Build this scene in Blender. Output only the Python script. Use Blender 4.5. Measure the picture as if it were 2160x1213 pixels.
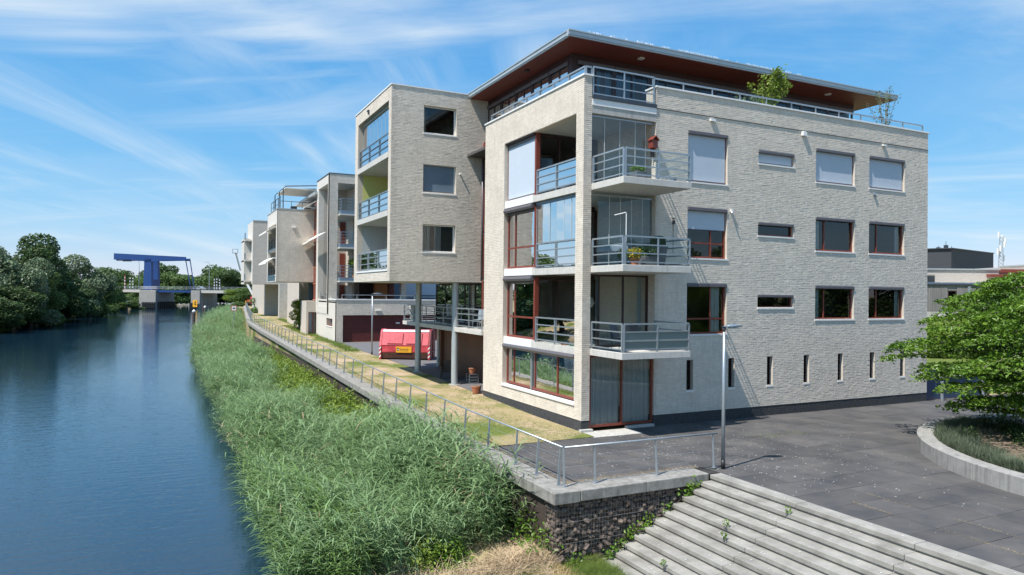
import bpy, math, random
import numpy as np
from mathutils import Matrix, Vector

for _o in list(bpy.data.objects):
    bpy.data.objects.remove(_o)
SC = bpy.context.scene
COL = SC.collection
R = math.radians
random.seed(7)
rng = np.random.default_rng(11)

# ------------------------------------------------------------------ camera
FPX = 1490.342                       # focal length in pixels of the 2160 px wide photograph
CAM = Vector((-13.5504, -21.7577, 4.9882))
_yw, _pt, _rl = R(26.20951), R(0.456802), R(0.591598)
_F = Vector((math.sin(_yw) * math.cos(_pt), math.cos(_yw) * math.cos(_pt), math.sin(_pt)))
_R = Vector((math.cos(_yw), -math.sin(_yw), 0))
_U = _R.cross(_F)
CR = math.cos(_rl) * _R + math.sin(_rl) * _U
CU = -math.sin(_rl) * _R + math.cos(_rl) * _U
cam = bpy.data.cameras.new('camera')
cam.sensor_width = 36.0
cam.lens = FPX / 2160 * 36
cam.clip_start, cam.clip_end = 0.1, 6000
camo = bpy.data.objects.new('camera', cam)
COL.objects.link(camo)
_m = Matrix((CR, CU, -_F)).transposed().to_4x4()
_m.translation = CAM
camo.matrix_world = _m
SC.camera = camo


def ray(x, y):
    return CR * ((x - 1080) / FPX) + CU * ((606.5 - y) / FPX) + _F


def at_depth(x, y, d):
    return CAM + ray(x, y) * d


def at_z(x, y, z=0.0):
    d = ray(x, y)
    return CAM + d * ((z - CAM.z) / d.z)


# ------------------------------------------------------------------ sun, sky, exposure
SUN = Vector((0.565, 0.160, -1.0)).normalized()      # direction the light travels
sl = bpy.data.lights.new('sun', 'SUN')
sl.energy = 4.0
sl.angle = R(0.55)
sl.color = (1.0, 0.955, 0.89)
so = bpy.data.objects.new('sun', sl)
COL.objects.link(so)
so.rotation_euler = (-SUN).to_track_quat('Z', 'Y').to_euler()
so.location = (-40, -10, 60)
world = bpy.data.worlds.new('World')
SC.world = world
world.use_nodes = True
nt = world.node_tree
for n in list(nt.nodes):
    nt.nodes.remove(n)


def N(tree, typ, loc=None, **kw):
    n = tree.nodes.new(typ)
    for k, v in kw.items():
        setattr(n, k, v)
    return n


def L(tree, a, b):
    tree.links.new(a, b)


def MATH(tree, op, a, b=None, clamp=False):
    n = tree.nodes.new('ShaderNodeMath')
    n.operation = op
    n.use_clamp = clamp
    for i, v in enumerate((a, b)):
        if v is None:
            continue
        if isinstance(v, (int, float)):
            n.inputs[i].default_value = v
        else:
            tree.links.new(v, n.inputs[i])
    return n.outputs[0]


sky = N(nt, 'ShaderNodeTexSky', sky_type='NISHITA', sun_disc=False)
sky.sun_elevation = math.asin(-SUN.z)
sky.sun_rotation = math.atan2(-SUN.x, -SUN.y)
sky.altitude = 0
sky.air_density = 1.0
sky.dust_density = 0.1
sky.ozone_density = 1.6
bg = N(nt, 'ShaderNodeBackground')
bg.inputs[1].default_value = 0.15
wo = N(nt, 'ShaderNodeOutputWorld')
tc = N(nt, 'ShaderNodeTexCoord')
sep = N(nt, 'ShaderNodeSeparateXYZ')
L(nt, tc.outputs['Generated'], sep.inputs[0])
zc = MATH(nt, 'MAXIMUM', sep.outputs[2], 0.0)
zz = MATH(nt, 'ADD', zc, 0.10)
px = MATH(nt, 'DIVIDE', sep.outputs[0], zz)
py = MATH(nt, 'DIVIDE', sep.outputs[1], zz)


def cirrus(rot, sx, sy, scale, lo, hi, seed, dist=0.8, detail=9):
    cb = N(nt, 'ShaderNodeCombineXYZ')
    L(nt, px, cb.inputs[0])
    L(nt, py, cb.inputs[1])
    cb.inputs[2].default_value = seed
    mp = N(nt, 'ShaderNodeMapping')
    mp.inputs['Rotation'].default_value = (0, 0, R(rot))
    L(nt, cb.outputs[0], mp.inputs[0])
    m2 = N(nt, 'ShaderNodeMapping')
    m2.inputs['Scale'].default_value = (sx, sy, 1)
    L(nt, mp.outputs[0], m2.inputs[0])
    no = N(nt, 'ShaderNodeTexNoise')
    no.inputs['Scale'].default_value = scale
    no.inputs['Detail'].default_value = detail
    no.inputs['Roughness'].default_value = 0.58
    no.inputs['Distortion'].default_value = dist
    L(nt, m2.outputs[0], no.inputs['Vector'])
    mr = N(nt, 'ShaderNodeMapRange')
    mr.interpolation_type = 'SMOOTHSTEP'
    mr.inputs['From Min'].default_value = lo
    mr.inputs['From Max'].default_value = hi
    L(nt, no.outputs[0], mr.inputs['Value'])
    return mr.outputs[0]


c_mask = cirrus(0, 1, 1, 0.42, 0.38, 0.66, 3.1, 0.3, 3)
c_a = cirrus(-62, 0.50, 1.6, 0.55, 0.41, 0.80, 7.7, 1.5)
c_b = cirrus(24, 0.48, 1.5, 0.62, 0.43, 0.82, 1.3, 1.3)
c_veil = cirrus(-40, 0.7, 1.1, 0.4, 0.40, 0.95, 9.2, 0.8, 6)
cl = MATH(nt, 'MAXIMUM', MATH(nt, 'MULTIPLY', c_a, c_mask), MATH(nt, 'MULTIPLY', c_b, MATH(nt, 'SUBTRACT', 1.15, c_mask)))
cl = MATH(nt, 'ADD', MATH(nt, 'MULTIPLY', cl, 0.92), MATH(nt, 'MULTIPLY', c_veil, 0.26), True)
mixc = N(nt, 'ShaderNodeMix', data_type='RGBA')
L(nt, cl, mixc.inputs['Factor'])
# grade of the clear sky: each channel raised to its own power (a cooler, flatter sky than the raw model)
sr_ = N(nt, 'ShaderNodeSeparateColor')
L(nt, sky.outputs[0], sr_.inputs[0])
cr_ = N(nt, 'ShaderNodeCombineColor')
for ch, (pw, ga) in enumerate(((1.281, 0.212), (0.642, 0.825), (0.345, 1.90))):
    L(nt, MATH(nt, 'MULTIPLY', MATH(nt, 'POWER', sr_.outputs[ch], pw), ga), cr_.inputs[ch])
L(nt, cr_.outputs[0], mixc.inputs['A'])
mixc.inputs['B'].default_value = (3.05, 3.45, 3.75, 1)
L(nt, mixc.outputs['Result'], bg.inputs[0])
L(nt, bg.outputs[0], wo.inputs[0])
SC.view_settings.view_transform = 'Standard'
SC.view_settings.look = 'None'
SC.view_settings.gamma = 1
SC.view_settings.use_curve_mapping = False
SC.view_settings.exposure = 0.80
SC.cycles.max_bounces = 8
SC.cycles.transparent_max_bounces = 24
SC.cycles.caustics_reflective = False
SC.cycles.caustics_refractive = False

# ------------------------------------------------------------------ helpers


def gz(Y):
    return 0.0 if Y < 0 else 0.018 * min(Y, 70.0)


def tag(o, label=None, cat=None, group=None, kind=None):
    if label:
        o['label'] = label
    if cat:
        o['category'] = cat
    if group:
        o['group'] = group
    if kind:
        o['kind'] = kind
    return o


def thing(name, label, cat, loc=(0, 0, 0), rz=0.0, group=None):
    o = bpy.data.objects.new(name, None)
    o.empty_display_size = 0.2
    COL.objects.link(o)
    o.location = loc
    o.rotation_euler = (0, 0, rz)
    tag(o, label, cat, group)
    return o


def link(name, me, mat, parent=None, world=True):
    if mat is not None:
        me.materials.clear()
        for m in (mat if isinstance(mat, (list, tuple)) else (mat,)):
            me.materials.append(m)
    o = bpy.data.objects.new(name, me)
    COL.objects.link(o)
    if parent is not None:
        o.parent = parent
        if world and parent.type == 'EMPTY':
            o.matrix_parent_inverse = Matrix.Translation(-Vector(parent.location))
    return o


class MB:
    """collects shapes into one mesh"""

    def __init__(s):
        s.v = []
        s.f = []
        s.mi = []
        s.g = []

    def add(s, vs, fs, mi=0):
        b = len(s.v)
        s.g.append((b, len(s.f)))
        s.v += [tuple(p) for p in vs]
        for q in fs:
            s.f.append(tuple(b + i for i in q))
            s.mi.append(mi)
        return s

    def box(s, x0, x1, y0, y1, z0, z1, mi=0):
        x0, x1 = min(x0, x1), max(x0, x1)
        y0, y1 = min(y0, y1), max(y0, y1)
        z0, z1 = min(z0, z1), max(z0, z1)
        return s.add([(x0, y0, z0), (x1, y0, z0), (x1, y1, z0), (x0, y1, z0),
                      (x0, y0, z1), (x1, y0, z1), (x1, y1, z1), (x0, y1, z1)],
                     [(0, 3, 2, 1), (4, 5, 6, 7), (0, 1, 5, 4), (1, 2, 6, 5), (2, 3, 7, 6), (3, 0, 4, 7)], mi)

    def quad(s, a, b, c, d, mi=0):
        return s.add([a, b, c, d], [(0, 1, 2, 3)], mi)

    def tube(s, p0, p1, r0, r1=None, n=8, mi=0):
        r1 = r0 if r1 is None else r1
        p0, p1 = Vector(p0), Vector(p1)
        d = (p1 - p0).normalized()
        a = d.orthogonal().normalized()
        b = d.cross(a)
        vs = []
        for p, r in ((p0, r0), (p1, r1)):
            for i in range(n):
                t = 2 * math.pi * i / n
                vs.append(p + (a * math.cos(t) + b * math.sin(t)) * r)
        fs = [(i, (i + 1) % n, n + (i + 1) % n, n + i) for i in range(n)]
        fs += [tuple(range(n - 1, -1, -1)), tuple(range(n, 2 * n))]
        return s.add(vs, fs, mi)

    def path(s, pts, radii, n=7, mi=0):
        pts = [Vector(p) for p in pts]
        base = len(s.v)
        for k, p in enumerate(pts):
            d = (pts[min(k + 1, len(pts) - 1)] - pts[max(k - 1, 0)]).normalized()
            a = d.cross(Vector((0.13, 0.31, 0.94))).normalized()
            b = d.cross(a)
            r = radii[k] if isinstance(radii, (list, tuple)) else radii
            for i in range(n):
                t = 2 * math.pi * i / n
                s.v.append(tuple(p + (a * math.cos(t) + b * math.sin(t)) * r))
        for k in range(len(pts) - 1):
            for i in range(n):
                j = (i + 1) % n
                s.f.append((base + k * n + i, base + k * n + j, base + (k + 1) * n + j, base + (k + 1) * n + i))
                s.mi.append(mi)
        s.f.append(tuple(base + i for i in range(n)))
        s.f.append(tuple(base + (len(pts) - 1) * n + i for i in range(n - 1, -1, -1)))
        s.mi += [mi, mi]
        return s

    def bar(s, p0, p1, w, h, mi=0, up=(0, 0, 1)):
        """rectangular bar from p0 to p1: w across, h along up"""
        p0, p1 = Vector(p0), Vector(p1)
        d = (p1 - p0).normalized()
        u = Vector(up)
        a = d.cross(u)
        if a.length < 1e-4:
            a = d.orthogonal()
        a.normalize()
        b = a.cross(d).normalized()
        vs = []
        for p in (p0, p1):
            for i, j in ((-1, -1), (1, -1), (1, 1), (-1, 1)):
                vs.append(p + a * (i * w / 2) + b * (j * h / 2))
        return s.add(vs, [(0, 1, 2, 3), (7, 6, 5, 4), (0, 4, 5, 1), (1, 5, 6, 2), (2, 6, 7, 3), (3, 7, 4, 0)], mi)

    def prism(s, pts, axis, a, b, mi=0):
        """extrude a 2-D outline along an axis"""
        n = len(pts)

        def P(p, t):
            return {'x': (t, p[0], p[1]), 'y': (p[0], t, p[1]), 'z': (p[0], p[1], t)}[axis]
        vs = [P(p, a) for p in pts] + [P(p, b) for p in pts]
        fs = [tuple(range(n)), tuple(range(2 * n - 1, n - 1, -1))]
        fs += [(i, n + i, n + (i + 1) % n, (i + 1) % n) for i in range(n)]
        return s.add(vs, fs, mi)

    def mesh(s, name, smooth=False, fix=True):
        me = bpy.data.meshes.new(name)
        me.from_pydata(s.v, [], s.f)
        if any(s.mi):
            me.polygons.foreach_set('material_index', s.mi)
        if fix:
            import bmesh
            bm = bmesh.new()
            bm.from_mesh(me)
            bmesh.ops.recalc_face_normals(bm, faces=bm.faces)
            bm.to_mesh(me)
            bm.free()
        if smooth:
            me.polygons.foreach_set('use_smooth', [True] * len(me.polygons))
        me.update()
        return me

    def each(s, name, mat, parent=None, world=True, bevel=0.0):
        """every added shape as a part of its own"""
        ends = s.g[1:] + [(len(s.v), len(s.f))]
        for (v0, f0), (v1, f1) in zip(s.g, ends):
            q = MB()
            q.add(s.v[v0:v1], [tuple(i - v0 for i in f) for f in s.f[f0:f1]])
            q.build(name, mat, parent, False, world, bevel)

    def build(s, name, mat, parent=None, smooth=False, world=True, bevel=0.0, fix=True):
        o = link(name, s.mesh(name, smooth, fix), mat, parent, world)
        if bevel:
            m = o.modifiers.new('bevel', 'BEVEL')
            m.width = bevel
            m.segments = 2
            m.limit_method = 'ANGLE'
        return o


def np_mesh(name, V, quads=None, tris=None, smooth=False):
    """fast mesh from numpy arrays"""
    me = bpy.data.meshes.new(name)
    V = np.asarray(V, np.float32).reshape(-1, 3)
    me.vertices.add(len(V))
    me.vertices.foreach_set('co', V.ravel())
    loops, starts, tot = [], [], 0
    if quads is not None and len(quads):
        q = np.asarray(quads, np.int32)
        loops.append(q.ravel())
        starts.append(np.arange(len(q), dtype=np.int32) * 4)
        tot = len(q) * 4
    if tris is not None and len(tris):
        t = np.asarray(tris, np.int32)
        loops.append(t.ravel())
        starts.append(tot + np.arange(len(t), dtype=np.int32) * 3)
    lp = np.concatenate(loops)
    st = np.concatenate(starts)
    me.loops.add(len(lp))
    me.loops.foreach_set('vertex_index', lp)
    me.polygons.add(len(st))
    me.polygons.foreach_set('loop_start', st)
    me.update(calc_edges=True)
    me.polygons.foreach_set('use_smooth', np.full(len(st), bool(smooth)))
    me.validate()
    return me


def copy_tree(o, parent=None):
    c = o.copy()
    COL.objects.link(c)
    if parent is not None:
        c.parent = parent
        c.matrix_parent_inverse = o.matrix_parent_inverse.copy()
    for ch in list(o.children):
        copy_tree(ch, c)
    return c


# ------------------------------------------------------------------ materials
MATS = {}


def mat(name, col, rough=0.6, var=0.12, scale=6.0, bump=0.0, bscale=50.0, metal=0.0, spec=0.5, col2=None,
        stretch=(1, 1, 1), rand=0.0, streak=0.0, isl=0.0):
    """Principled material with procedural mottling, optional relief, weather streaks and per-object variation"""
    m = bpy.data.materials.new(name)
    m.use_nodes = True
    t = m.node_tree
    b = t.nodes['Principled BSDF']
    b.inputs['Roughness'].default_value = rough
    b.inputs['Metallic'].default_value = metal
    b.inputs['Specular IOR Level'].default_value = spec
    geo = N(t, 'ShaderNodeNewGeometry')
    mp = N(t, 'ShaderNodeMapping')
    mp.inputs['Scale'].default_value = stretch
    L(t, geo.outputs['Position'], mp.inputs[0])
    no = N(t, 'ShaderNodeTexNoise')
    no.inputs['Scale'].default_value = scale
    no.inputs['Detail'].default_value = 6
    no.inputs['Roughness'].default_value = 0.62
    L(t, mp.outputs[0], no.inputs['Vector'])
    rp = N(t, 'ShaderNodeMapRange')
    rp.inputs['From Min'].default_value = 0.28
    rp.inputs['From Max'].default_value = 0.72
    L(t, no.outputs[0], rp.inputs['Value'])
    mx = N(t, 'ShaderNodeMix', data_type='RGBA')
    c = Vector(col[:3])
    a = c * (1 - var)
    d = Vector(col2[:3]) if col2 else c * (1 + var)
    mx.inputs['A'].default_value = (*a, 1)
    mx.inputs['B'].default_value = (*d, 1)
    L(t, rp.outputs[0], mx.inputs['Factor'])
    out = mx.outputs['Result']
    if streak:
        mp2 = N(t, 'ShaderNodeMapping')
        mp2.inputs['Scale'].default_value = (1, 1, 0.10)
        L(t, geo.outputs['Position'], mp2.inputs[0])
        n2 = N(t, 'ShaderNodeTexNoise')
        n2.inputs['Scale'].default_value = 9
        n2.inputs['Detail'].default_value = 5
        L(t, mp2.outputs[0], n2.inputs['Vector'])
        r2 = N(t, 'ShaderNodeMapRange')
        r2.inputs['From Min'].default_value = 0.48
        r2.inputs['From Max'].default_value = 0.75
        r2.inputs['To Min'].default_value = 1.0
        r2.inputs['To Max'].default_value = 1.0 - streak
        L(t, n2.outputs[0], r2.inputs['Value'])
        m2 = N(t, 'ShaderNodeMix', data_type='RGBA', blend_type='MULTIPLY')
        m2.inputs['Factor'].default_value = 1
        L(t, out, m2.inputs['A'])
        L(t, r2.outputs[0], m2.inputs['B'])
        out = m2.outputs['Result']
    if isl:
        r5 = N(t, 'ShaderNodeMapRange')
        r5.inputs['To Min'].default_value = 1 - isl
        r5.inputs['To Max'].default_value = 1 + isl
        L(t, geo.outputs['Random Per Island'], r5.inputs['Value'])
        m5 = N(t, 'ShaderNodeMix', data_type='RGBA', blend_type='MULTIPLY')
        m5.inputs['Factor'].default_value = 1
        L(t, out, m5.inputs['A'])
        L(t, r5.outputs[0], m5.inputs['B'])
        out = m5.outputs['Result']
    if rand:
        oi = N(t, 'ShaderNodeObjectInfo')
        r3 = N(t, 'ShaderNodeMapRange')
        r3.inputs['To Min'].default_value = 1 - rand
        r3.inputs['To Max'].default_value = 1 + rand
        L(t, oi.outputs['Random'], r3.inputs['Value'])
        m3 = N(t, 'ShaderNodeMix', data_type='RGBA', blend_type='MULTIPLY')
        m3.inputs['Factor'].default_value = 1
        L(t, out, m3.inputs['A'])
        L(t, r3.outputs[0], m3.inputs['B'])
        out = m3.outputs['Result']
    L(t, out, b.inputs['Base Color'])
    if bump:
        n4 = N(t, 'ShaderNodeTexNoise')
        n4.inputs['Scale'].default_value = bscale
        n4.inputs['Detail'].default_value = 5
        L(t, mp.outputs[0], n4.inputs['Vector'])
        bp = N(t, 'ShaderNodeBump')
        bp.inputs['Strength'].default_value = bump
        bp.inputs['Distance'].default_value = 0.02
        L(t, n4.outputs[0], bp.inputs['Height'])
        L(t, bp.outputs[0], b.inputs['Normal'])
    MATS[name] = m
    return m


def leaf_mat(name, col, col2, trans=0.35, rough=0.5, scale=0.8, spec=0.35, rand=0.25):
    m = bpy.data.materials.new(name)
    m.use_nodes = True
    t = m.node_tree
    b = t.nodes['Principled BSDF']
    b.inputs['Roughness'].default_value = rough
    b.inputs['Specular IOR Level'].default_value = spec
    out = t.nodes['Material Output']
    geo = N(t, 'ShaderNodeNewGeometry')
    no = N(t, 'ShaderNodeTexNoise')
    no.inputs['Scale'].default_value = scale
    no.inputs['Detail'].default_value = 4
    L(t, geo.outputs['Position'], no.inputs['Vector'])
    rp = N(t, 'ShaderNodeMapRange')
    rp.inputs['From Min'].default_value = 0.3
    rp.inputs['From Max'].default_value = 0.7
    L(t, no.outputs[0], rp.inputs['Value'])
    mx = N(t, 'ShaderNodeMix', data_type='RGBA')
    mx.inputs['A'].default_value = (*col, 1)
    mx.inputs['B'].default_value = (*col2, 1)
    L(t, rp.outputs[0], mx.inputs['Factor'])
    r3 = N(t, 'ShaderNodeMapRange')
    r3.inputs['To Min'].default_value = 1 - rand
    r3.inputs['To Max'].default_value = 1 + rand
    L(t, geo.outputs['Random Per Island'], r3.inputs['Value'])
    m3 = N(t, 'ShaderNodeMix', data_type='RGBA', blend_type='MULTIPLY')
    m3.inputs['Factor'].default_value = 1
    L(t, mx.outputs['Result'], m3.inputs['A'])
    L(t, r3.outputs[0], m3.inputs['B'])
    L(t, m3.outputs['Result'], b.inputs['Base Color'])
    tr = N(t, 'ShaderNodeBsdfTranslucent')
    L(t, m3.outputs['Result'], tr.inputs[0])
    ms = N(t, 'ShaderNodeMixShader')
    ms.inputs[0].default_value = trans
    L(t, b.outputs[0], ms.inputs[1])
    L(t, tr.outputs[0], ms.inputs[2])
    L(t, ms.outputs[0], out.inputs[0])
    MATS[name] = m
    return m


def glass_mat(name, tint, ior=1.75, rough=0.0, diffuse=None):
    """thin pane: Fresnel mix of a clear tinted pane and a mirror reflection"""
    m = bpy.data.materials.new(name)
    m.use_nodes = True
    t = m.node_tree
    t.nodes.remove(t.nodes['Principled BSDF'])
    out = t.nodes['Material Output']
    tr = N(t, 'ShaderNodeBsdfTransparent')
    tr.inputs[0].default_value = (*tint, 1)
    src = tr.outputs[0]
    if diffuse:
        df = N(t, 'ShaderNodeBsdfDiffuse')
        df.inputs[0].default_value = (*diffuse[1], 1)
        mm = N(t, 'ShaderNodeMixShader')
        mm.inputs[0].default_value = diffuse[0]
        L(t, src, mm.inputs[1])
        L(t, df.outputs[0], mm.inputs[2])
        src = mm.outputs[0]
    gl = N(t, 'ShaderNodeBsdfGlossy')
    gl.inputs['Roughness'].default_value = rough
    fr = N(t, 'ShaderNodeFresnel')
    fr.inputs[0].default_value = ior
    # faint waviness of the panes
    geo = N(t, 'ShaderNodeNewGeometry')
    no = N(t, 'ShaderNodeTexNoise')
    no.inputs['Scale'].default_value = 0.9
    L(t, geo.outputs['Position'], no.inputs['Vector'])
    bp = N(t, 'ShaderNodeBump')
    bp.inputs['Strength'].default_value = 0.06
    bp.inputs['Distance'].default_value = 0.05
    L(t, no.outputs[0], bp.inputs['Height'])
    L(t, bp.outputs[0], gl.inputs['Normal'])
    ms = N(t, 'ShaderNodeMixShader')
    L(t, fr.outputs[0], ms.inputs[0])
    L(t, src, ms.inputs[1])
    L(t, gl.outputs[0], ms.inputs[2])
    L(t, ms.outputs[0], out.inputs[0])
    MATS[name] = m
    return m


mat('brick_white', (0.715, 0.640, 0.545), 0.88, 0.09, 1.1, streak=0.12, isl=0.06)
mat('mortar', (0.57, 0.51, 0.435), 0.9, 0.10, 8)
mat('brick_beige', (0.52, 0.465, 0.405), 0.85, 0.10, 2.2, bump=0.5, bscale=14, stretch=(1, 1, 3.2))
mat('render_white', (0.63, 0.595, 0.54), 0.8, 0.05, 3, streak=0.06)
mat('plinth_brick', (0.055, 0.056, 0.06), 0.8, 0.35, 9)
mat('coping', (0.78, 0.78, 0.77), 0.5, 0.05, 4)
mat('sill_white', (0.80, 0.79, 0.77), 0.45, 0.04, 5)
mat('frame_red', (0.20, 0.045, 0.028), 0.42, 0.18, 12)
mat('frame_dark', (0.045, 0.018, 0.018), 0.45, 0.2, 10)
mat('roller_box', (0.125, 0.115, 0.125), 0.4, 0.08, 6)
mat('blind', (0.50, 0.565, 0.64), 0.8, 0.03, 4)
mat('zinc', (0.46, 0.50, 0.51), 0.42, 0.06, 3, metal=0.35)
mat('soffit_red', (0.215, 0.050, 0.032), 0.55, 0.22, 2.5, stretch=(1, 6, 1))
mat('steel', (0.38, 0.42, 0.45), 0.38, 0.08, 8, metal=0.55)
mat('steel_blue', (0.17, 0.23, 0.29), 0.42, 0.08, 6, metal=0.2)
mat('steel_dark', (0.06, 0.07, 0.085), 0.45, 0.1, 8, metal=0.3)
mat('concrete', (0.46, 0.445, 0.41), 0.85, 0.16, 3.0, bump=0.15, bscale=45, streak=0.25)
mat('concrete_slab', (0.56, 0.54, 0.50), 0.8, 0.10, 3.0, streak=0.18)
mat('concrete_old', (0.265, 0.25, 0.225), 0.95, 0.32, 3.5, bump=0.7, bscale=60, col2=(0.36, 0.345, 0.315), streak=0.35)
mat('step_concrete', (0.30, 0.283, 0.25), 0.92, 0.34, 1.7, bump=0.5, bscale=55, col2=(0.37, 0.355, 0.32), rand=0.07)
mat('paving', (0.058, 0.059, 0.064), 0.8, 0.20, 0.9, bump=0.2, bscale=70, rand=0.16, col2=(0.108, 0.099, 0.092))
mat('paving_bed', (0.036, 0.034, 0.031), 0.95, 0.3, 12)
mat('concrete_rim', (0.30, 0.292, 0.275), 0.9, 0.20, 2.5, bump=0.3, bscale=50, streak=0.40)
mat('asphalt', (0.135, 0.13, 0.135), 0.9, 0.15, 3.5, bump=0.3, bscale=90)
mat('ceiling', (0.50, 0.49, 0.46), 0.85, 0.06, 2)
mat('room', (0.36, 0.34, 0.315), 0.9, 0.2, 1.2)
mat('room_floor', (0.22, 0.17, 0.12), 0.6, 0.2, 3)
mat('curtain', (0.80, 0.82, 0.82), 0.9, 0.12, 30, stretch=(1, 1, 0.02))
mat('curtain_blue', (0.10, 0.19, 0.33), 0.9, 0.2, 24, stretch=(1, 1, 0.02))
mat('wall_green', (0.62, 0.63, 0.22), 0.85, 0.05, 2)
mat('wall_grey', (0.46, 0.50, 0.51), 0.85, 0.05, 2)
mat('wall_blue', (0.13, 0.19, 0.25), 0.7, 0.06, 2)
mat('wood_brown', (0.155, 0.068, 0.038), 0.6, 0.2, 4, stretch=(6, 6, 0.4), rand=0.10)
mat('wood_orange', (0.42, 0.17, 0.055), 0.55, 0.2, 4, stretch=(1, 1, 8))
mat('wood_grey', (0.20, 0.19, 0.185), 0.85, 0.25, 3, stretch=(6, 6, 0.3), rand=0.14)
mat('wood_chair', (0.085, 0.068, 0.055), 0.8, 0.3, 6)
mat('garage_red', (0.105, 0.020, 0.020), 0.5, 0.16, 3, rand=0.10)
mat('red_paint', (0.44, 0.018, 0.030), 0.55, 0.22, 2.0, col2=(0.60, 0.07, 0.085), streak=0.3)
mat('red_faded', (0.60, 0.095, 0.12), 0.6, 0.18, 2.5, streak=0.25)
mat('red_dark', (0.20, 0.008, 0.014), 0.5, 0.2, 3)
mat('rust', (0.10, 0.04, 0.028), 0.8, 0.3, 6)
mat('white_paint', (0.80, 0.80, 0.78), 0.45, 0.04, 5)
mat('black', (0.02, 0.02, 0.022), 0.5, 0.2, 8)
mat('yellow_sign', (0.82, 0.40, 0.02), 0.45, 0.06, 5)
mat('terracotta', (0.44, 0.165, 0.085), 0.8, 0.15, 8)
mat('pot_grey', (0.11, 0.12, 0.13), 0.6, 0.15, 6)
mat('pot_green', (0.03, 0.20, 0.09), 0.5, 0.1, 6)
mat('pot_white', (0.62, 0.62, 0.58), 0.6, 0.1, 6)
mat('bridge_blue', (0.006, 0.045, 0.185), 0.4, 0.10, 0.5)
mat('canvas', (0.74, 0.70, 0.62), 0.8, 0.05, 3)
mat('dark_cladding', (0.040, 0.045, 0.055), 0.7, 0.08, 0.4)
mat('blue_gate', (0.020, 0.050, 0.115), 0.5, 0.1, 2)
mat('bark', (0.095, 0.075, 0.055), 0.9, 0.3, 9, bump=0.6, bscale=25)
mat('bark_pale', (0.20, 0.17, 0.13), 0.9, 0.3, 9, bump=0.4, bscale=25)
mat('stone', (0.125, 0.090, 0.070), 0.9, 0.35, 7, col2=(0.205, 0.155, 0.125), bump=0.5, bscale=30, rand=0.28)
mat('gabion_core', (0.05, 0.036, 0.028), 0.95, 0.3, 8)
mat('wire', (0.28, 0.26, 0.25), 0.5, 0.1, 8, metal=0.4)
mat('pile', (0.075, 0.058, 0.06), 0.8, 0.2, 4)
mat('petal', (0.75, 0.74, 0.70), 0.8, 0.1, 5)
mat('soil', (0.16, 0.12, 0.085), 0.95, 0.3, 6, bump=0.6, bscale=25)
mat('lawn_green', (0.11, 0.16, 0.035), 0.95, 0.3, 3, col2=(0.17, 0.21, 0.06), bump=0.6, bscale=30, spec=0.1)
mat('mud', (0.055, 0.048, 0.03), 0.9, 0.3, 2)
mat('flower_pink', (0.62, 0.10, 0.20), 0.6, 0.3, 20)
mat('flower_pale', (0.72, 0.42, 0.40), 0.6, 0.3, 20)
mat('flower_yellow', (0.75, 0.46, 0.03), 0.6, 0.2, 20)
mat('flower_purple', (0.16, 0.08, 0.38), 0.6, 0.3, 20)
mat('tyre', (0.018, 0.018, 0.018), 0.8, 0.2, 8)
mat('lamp_glass', (0.62, 0.63, 0.62), 0.3, 0.02, 4)
mat('water_weed', (0.12, 0.14, 0.05), 0.9, 0.2, 3)
glass_mat('glass', (0.80, 0.87, 0.87), 1.72)
glass_mat('glass_clear', (0.84, 0.91, 0.92), 1.28)
glass_mat('glass_fold', (0.66, 0.78, 0.86), 1.70)
glass_mat('glass_dark', (0.66, 0.71, 0.71), 1.70)
glass_mat('glass_frost', (0.55, 0.62, 0.60), 1.5, 0.25, (0.65, (0.30, 0.36, 0.34)))
leaf_mat('leaf_reed', (0.172, 0.282, 0.104), (0.298, 0.420, 0.215), 0.36, 0.5, 0.35, 0.32)
leaf_mat('leaf_reed_fresh', (0.120, 0.215, 0.055), (0.190, 0.290, 0.085), 0.34, 0.5, 0.4, 0.35)
leaf_mat('leaf_herb', (0.16, 0.24, 0.030), (0.25, 0.33, 0.055), 0.35, 0.55, 0.7, 0.3)
leaf_mat('leaf_dark', (0.046, 0.088, 0.026), (0.088, 0.145, 0.042), 0.25, 0.5, 0.35, 0.4)
leaf_mat('leaf_mid', (0.078, 0.140, 0.034), (0.135, 0.210, 0.056), 0.28, 0.5, 0.35, 0.4)
leaf_mat('leaf_silver', (0.115, 0.165, 0.085), (0.175, 0.235, 0.125), 0.25, 0.5, 0.4, 0.4)
leaf_mat('leaf_bright', (0.090, 0.185, 0.018), (0.170, 0.285, 0.032), 0.35, 0.42, 1.1, 0.45, 0.35)
leaf_mat('leaf_lavender', (0.105, 0.135, 0.085), (0.150, 0.180, 0.115), 0.2, 0.7, 2, 0.2)
leaf_mat('grass_green', (0.11, 0.17, 0.030), (0.17, 0.22, 0.050), 0.3, 0.6, 0.5, 0.2)
leaf_mat('grass_dry', (0.34, 0.26, 0.105), (0.43, 0.34, 0.165), 0.2, 0.7, 0.5, 0.2)
leaf_mat('straw', (0.42, 0.31, 0.19), (0.56, 0.44, 0.29), 0.15, 0.7, 1.5, 0.2)


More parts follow.
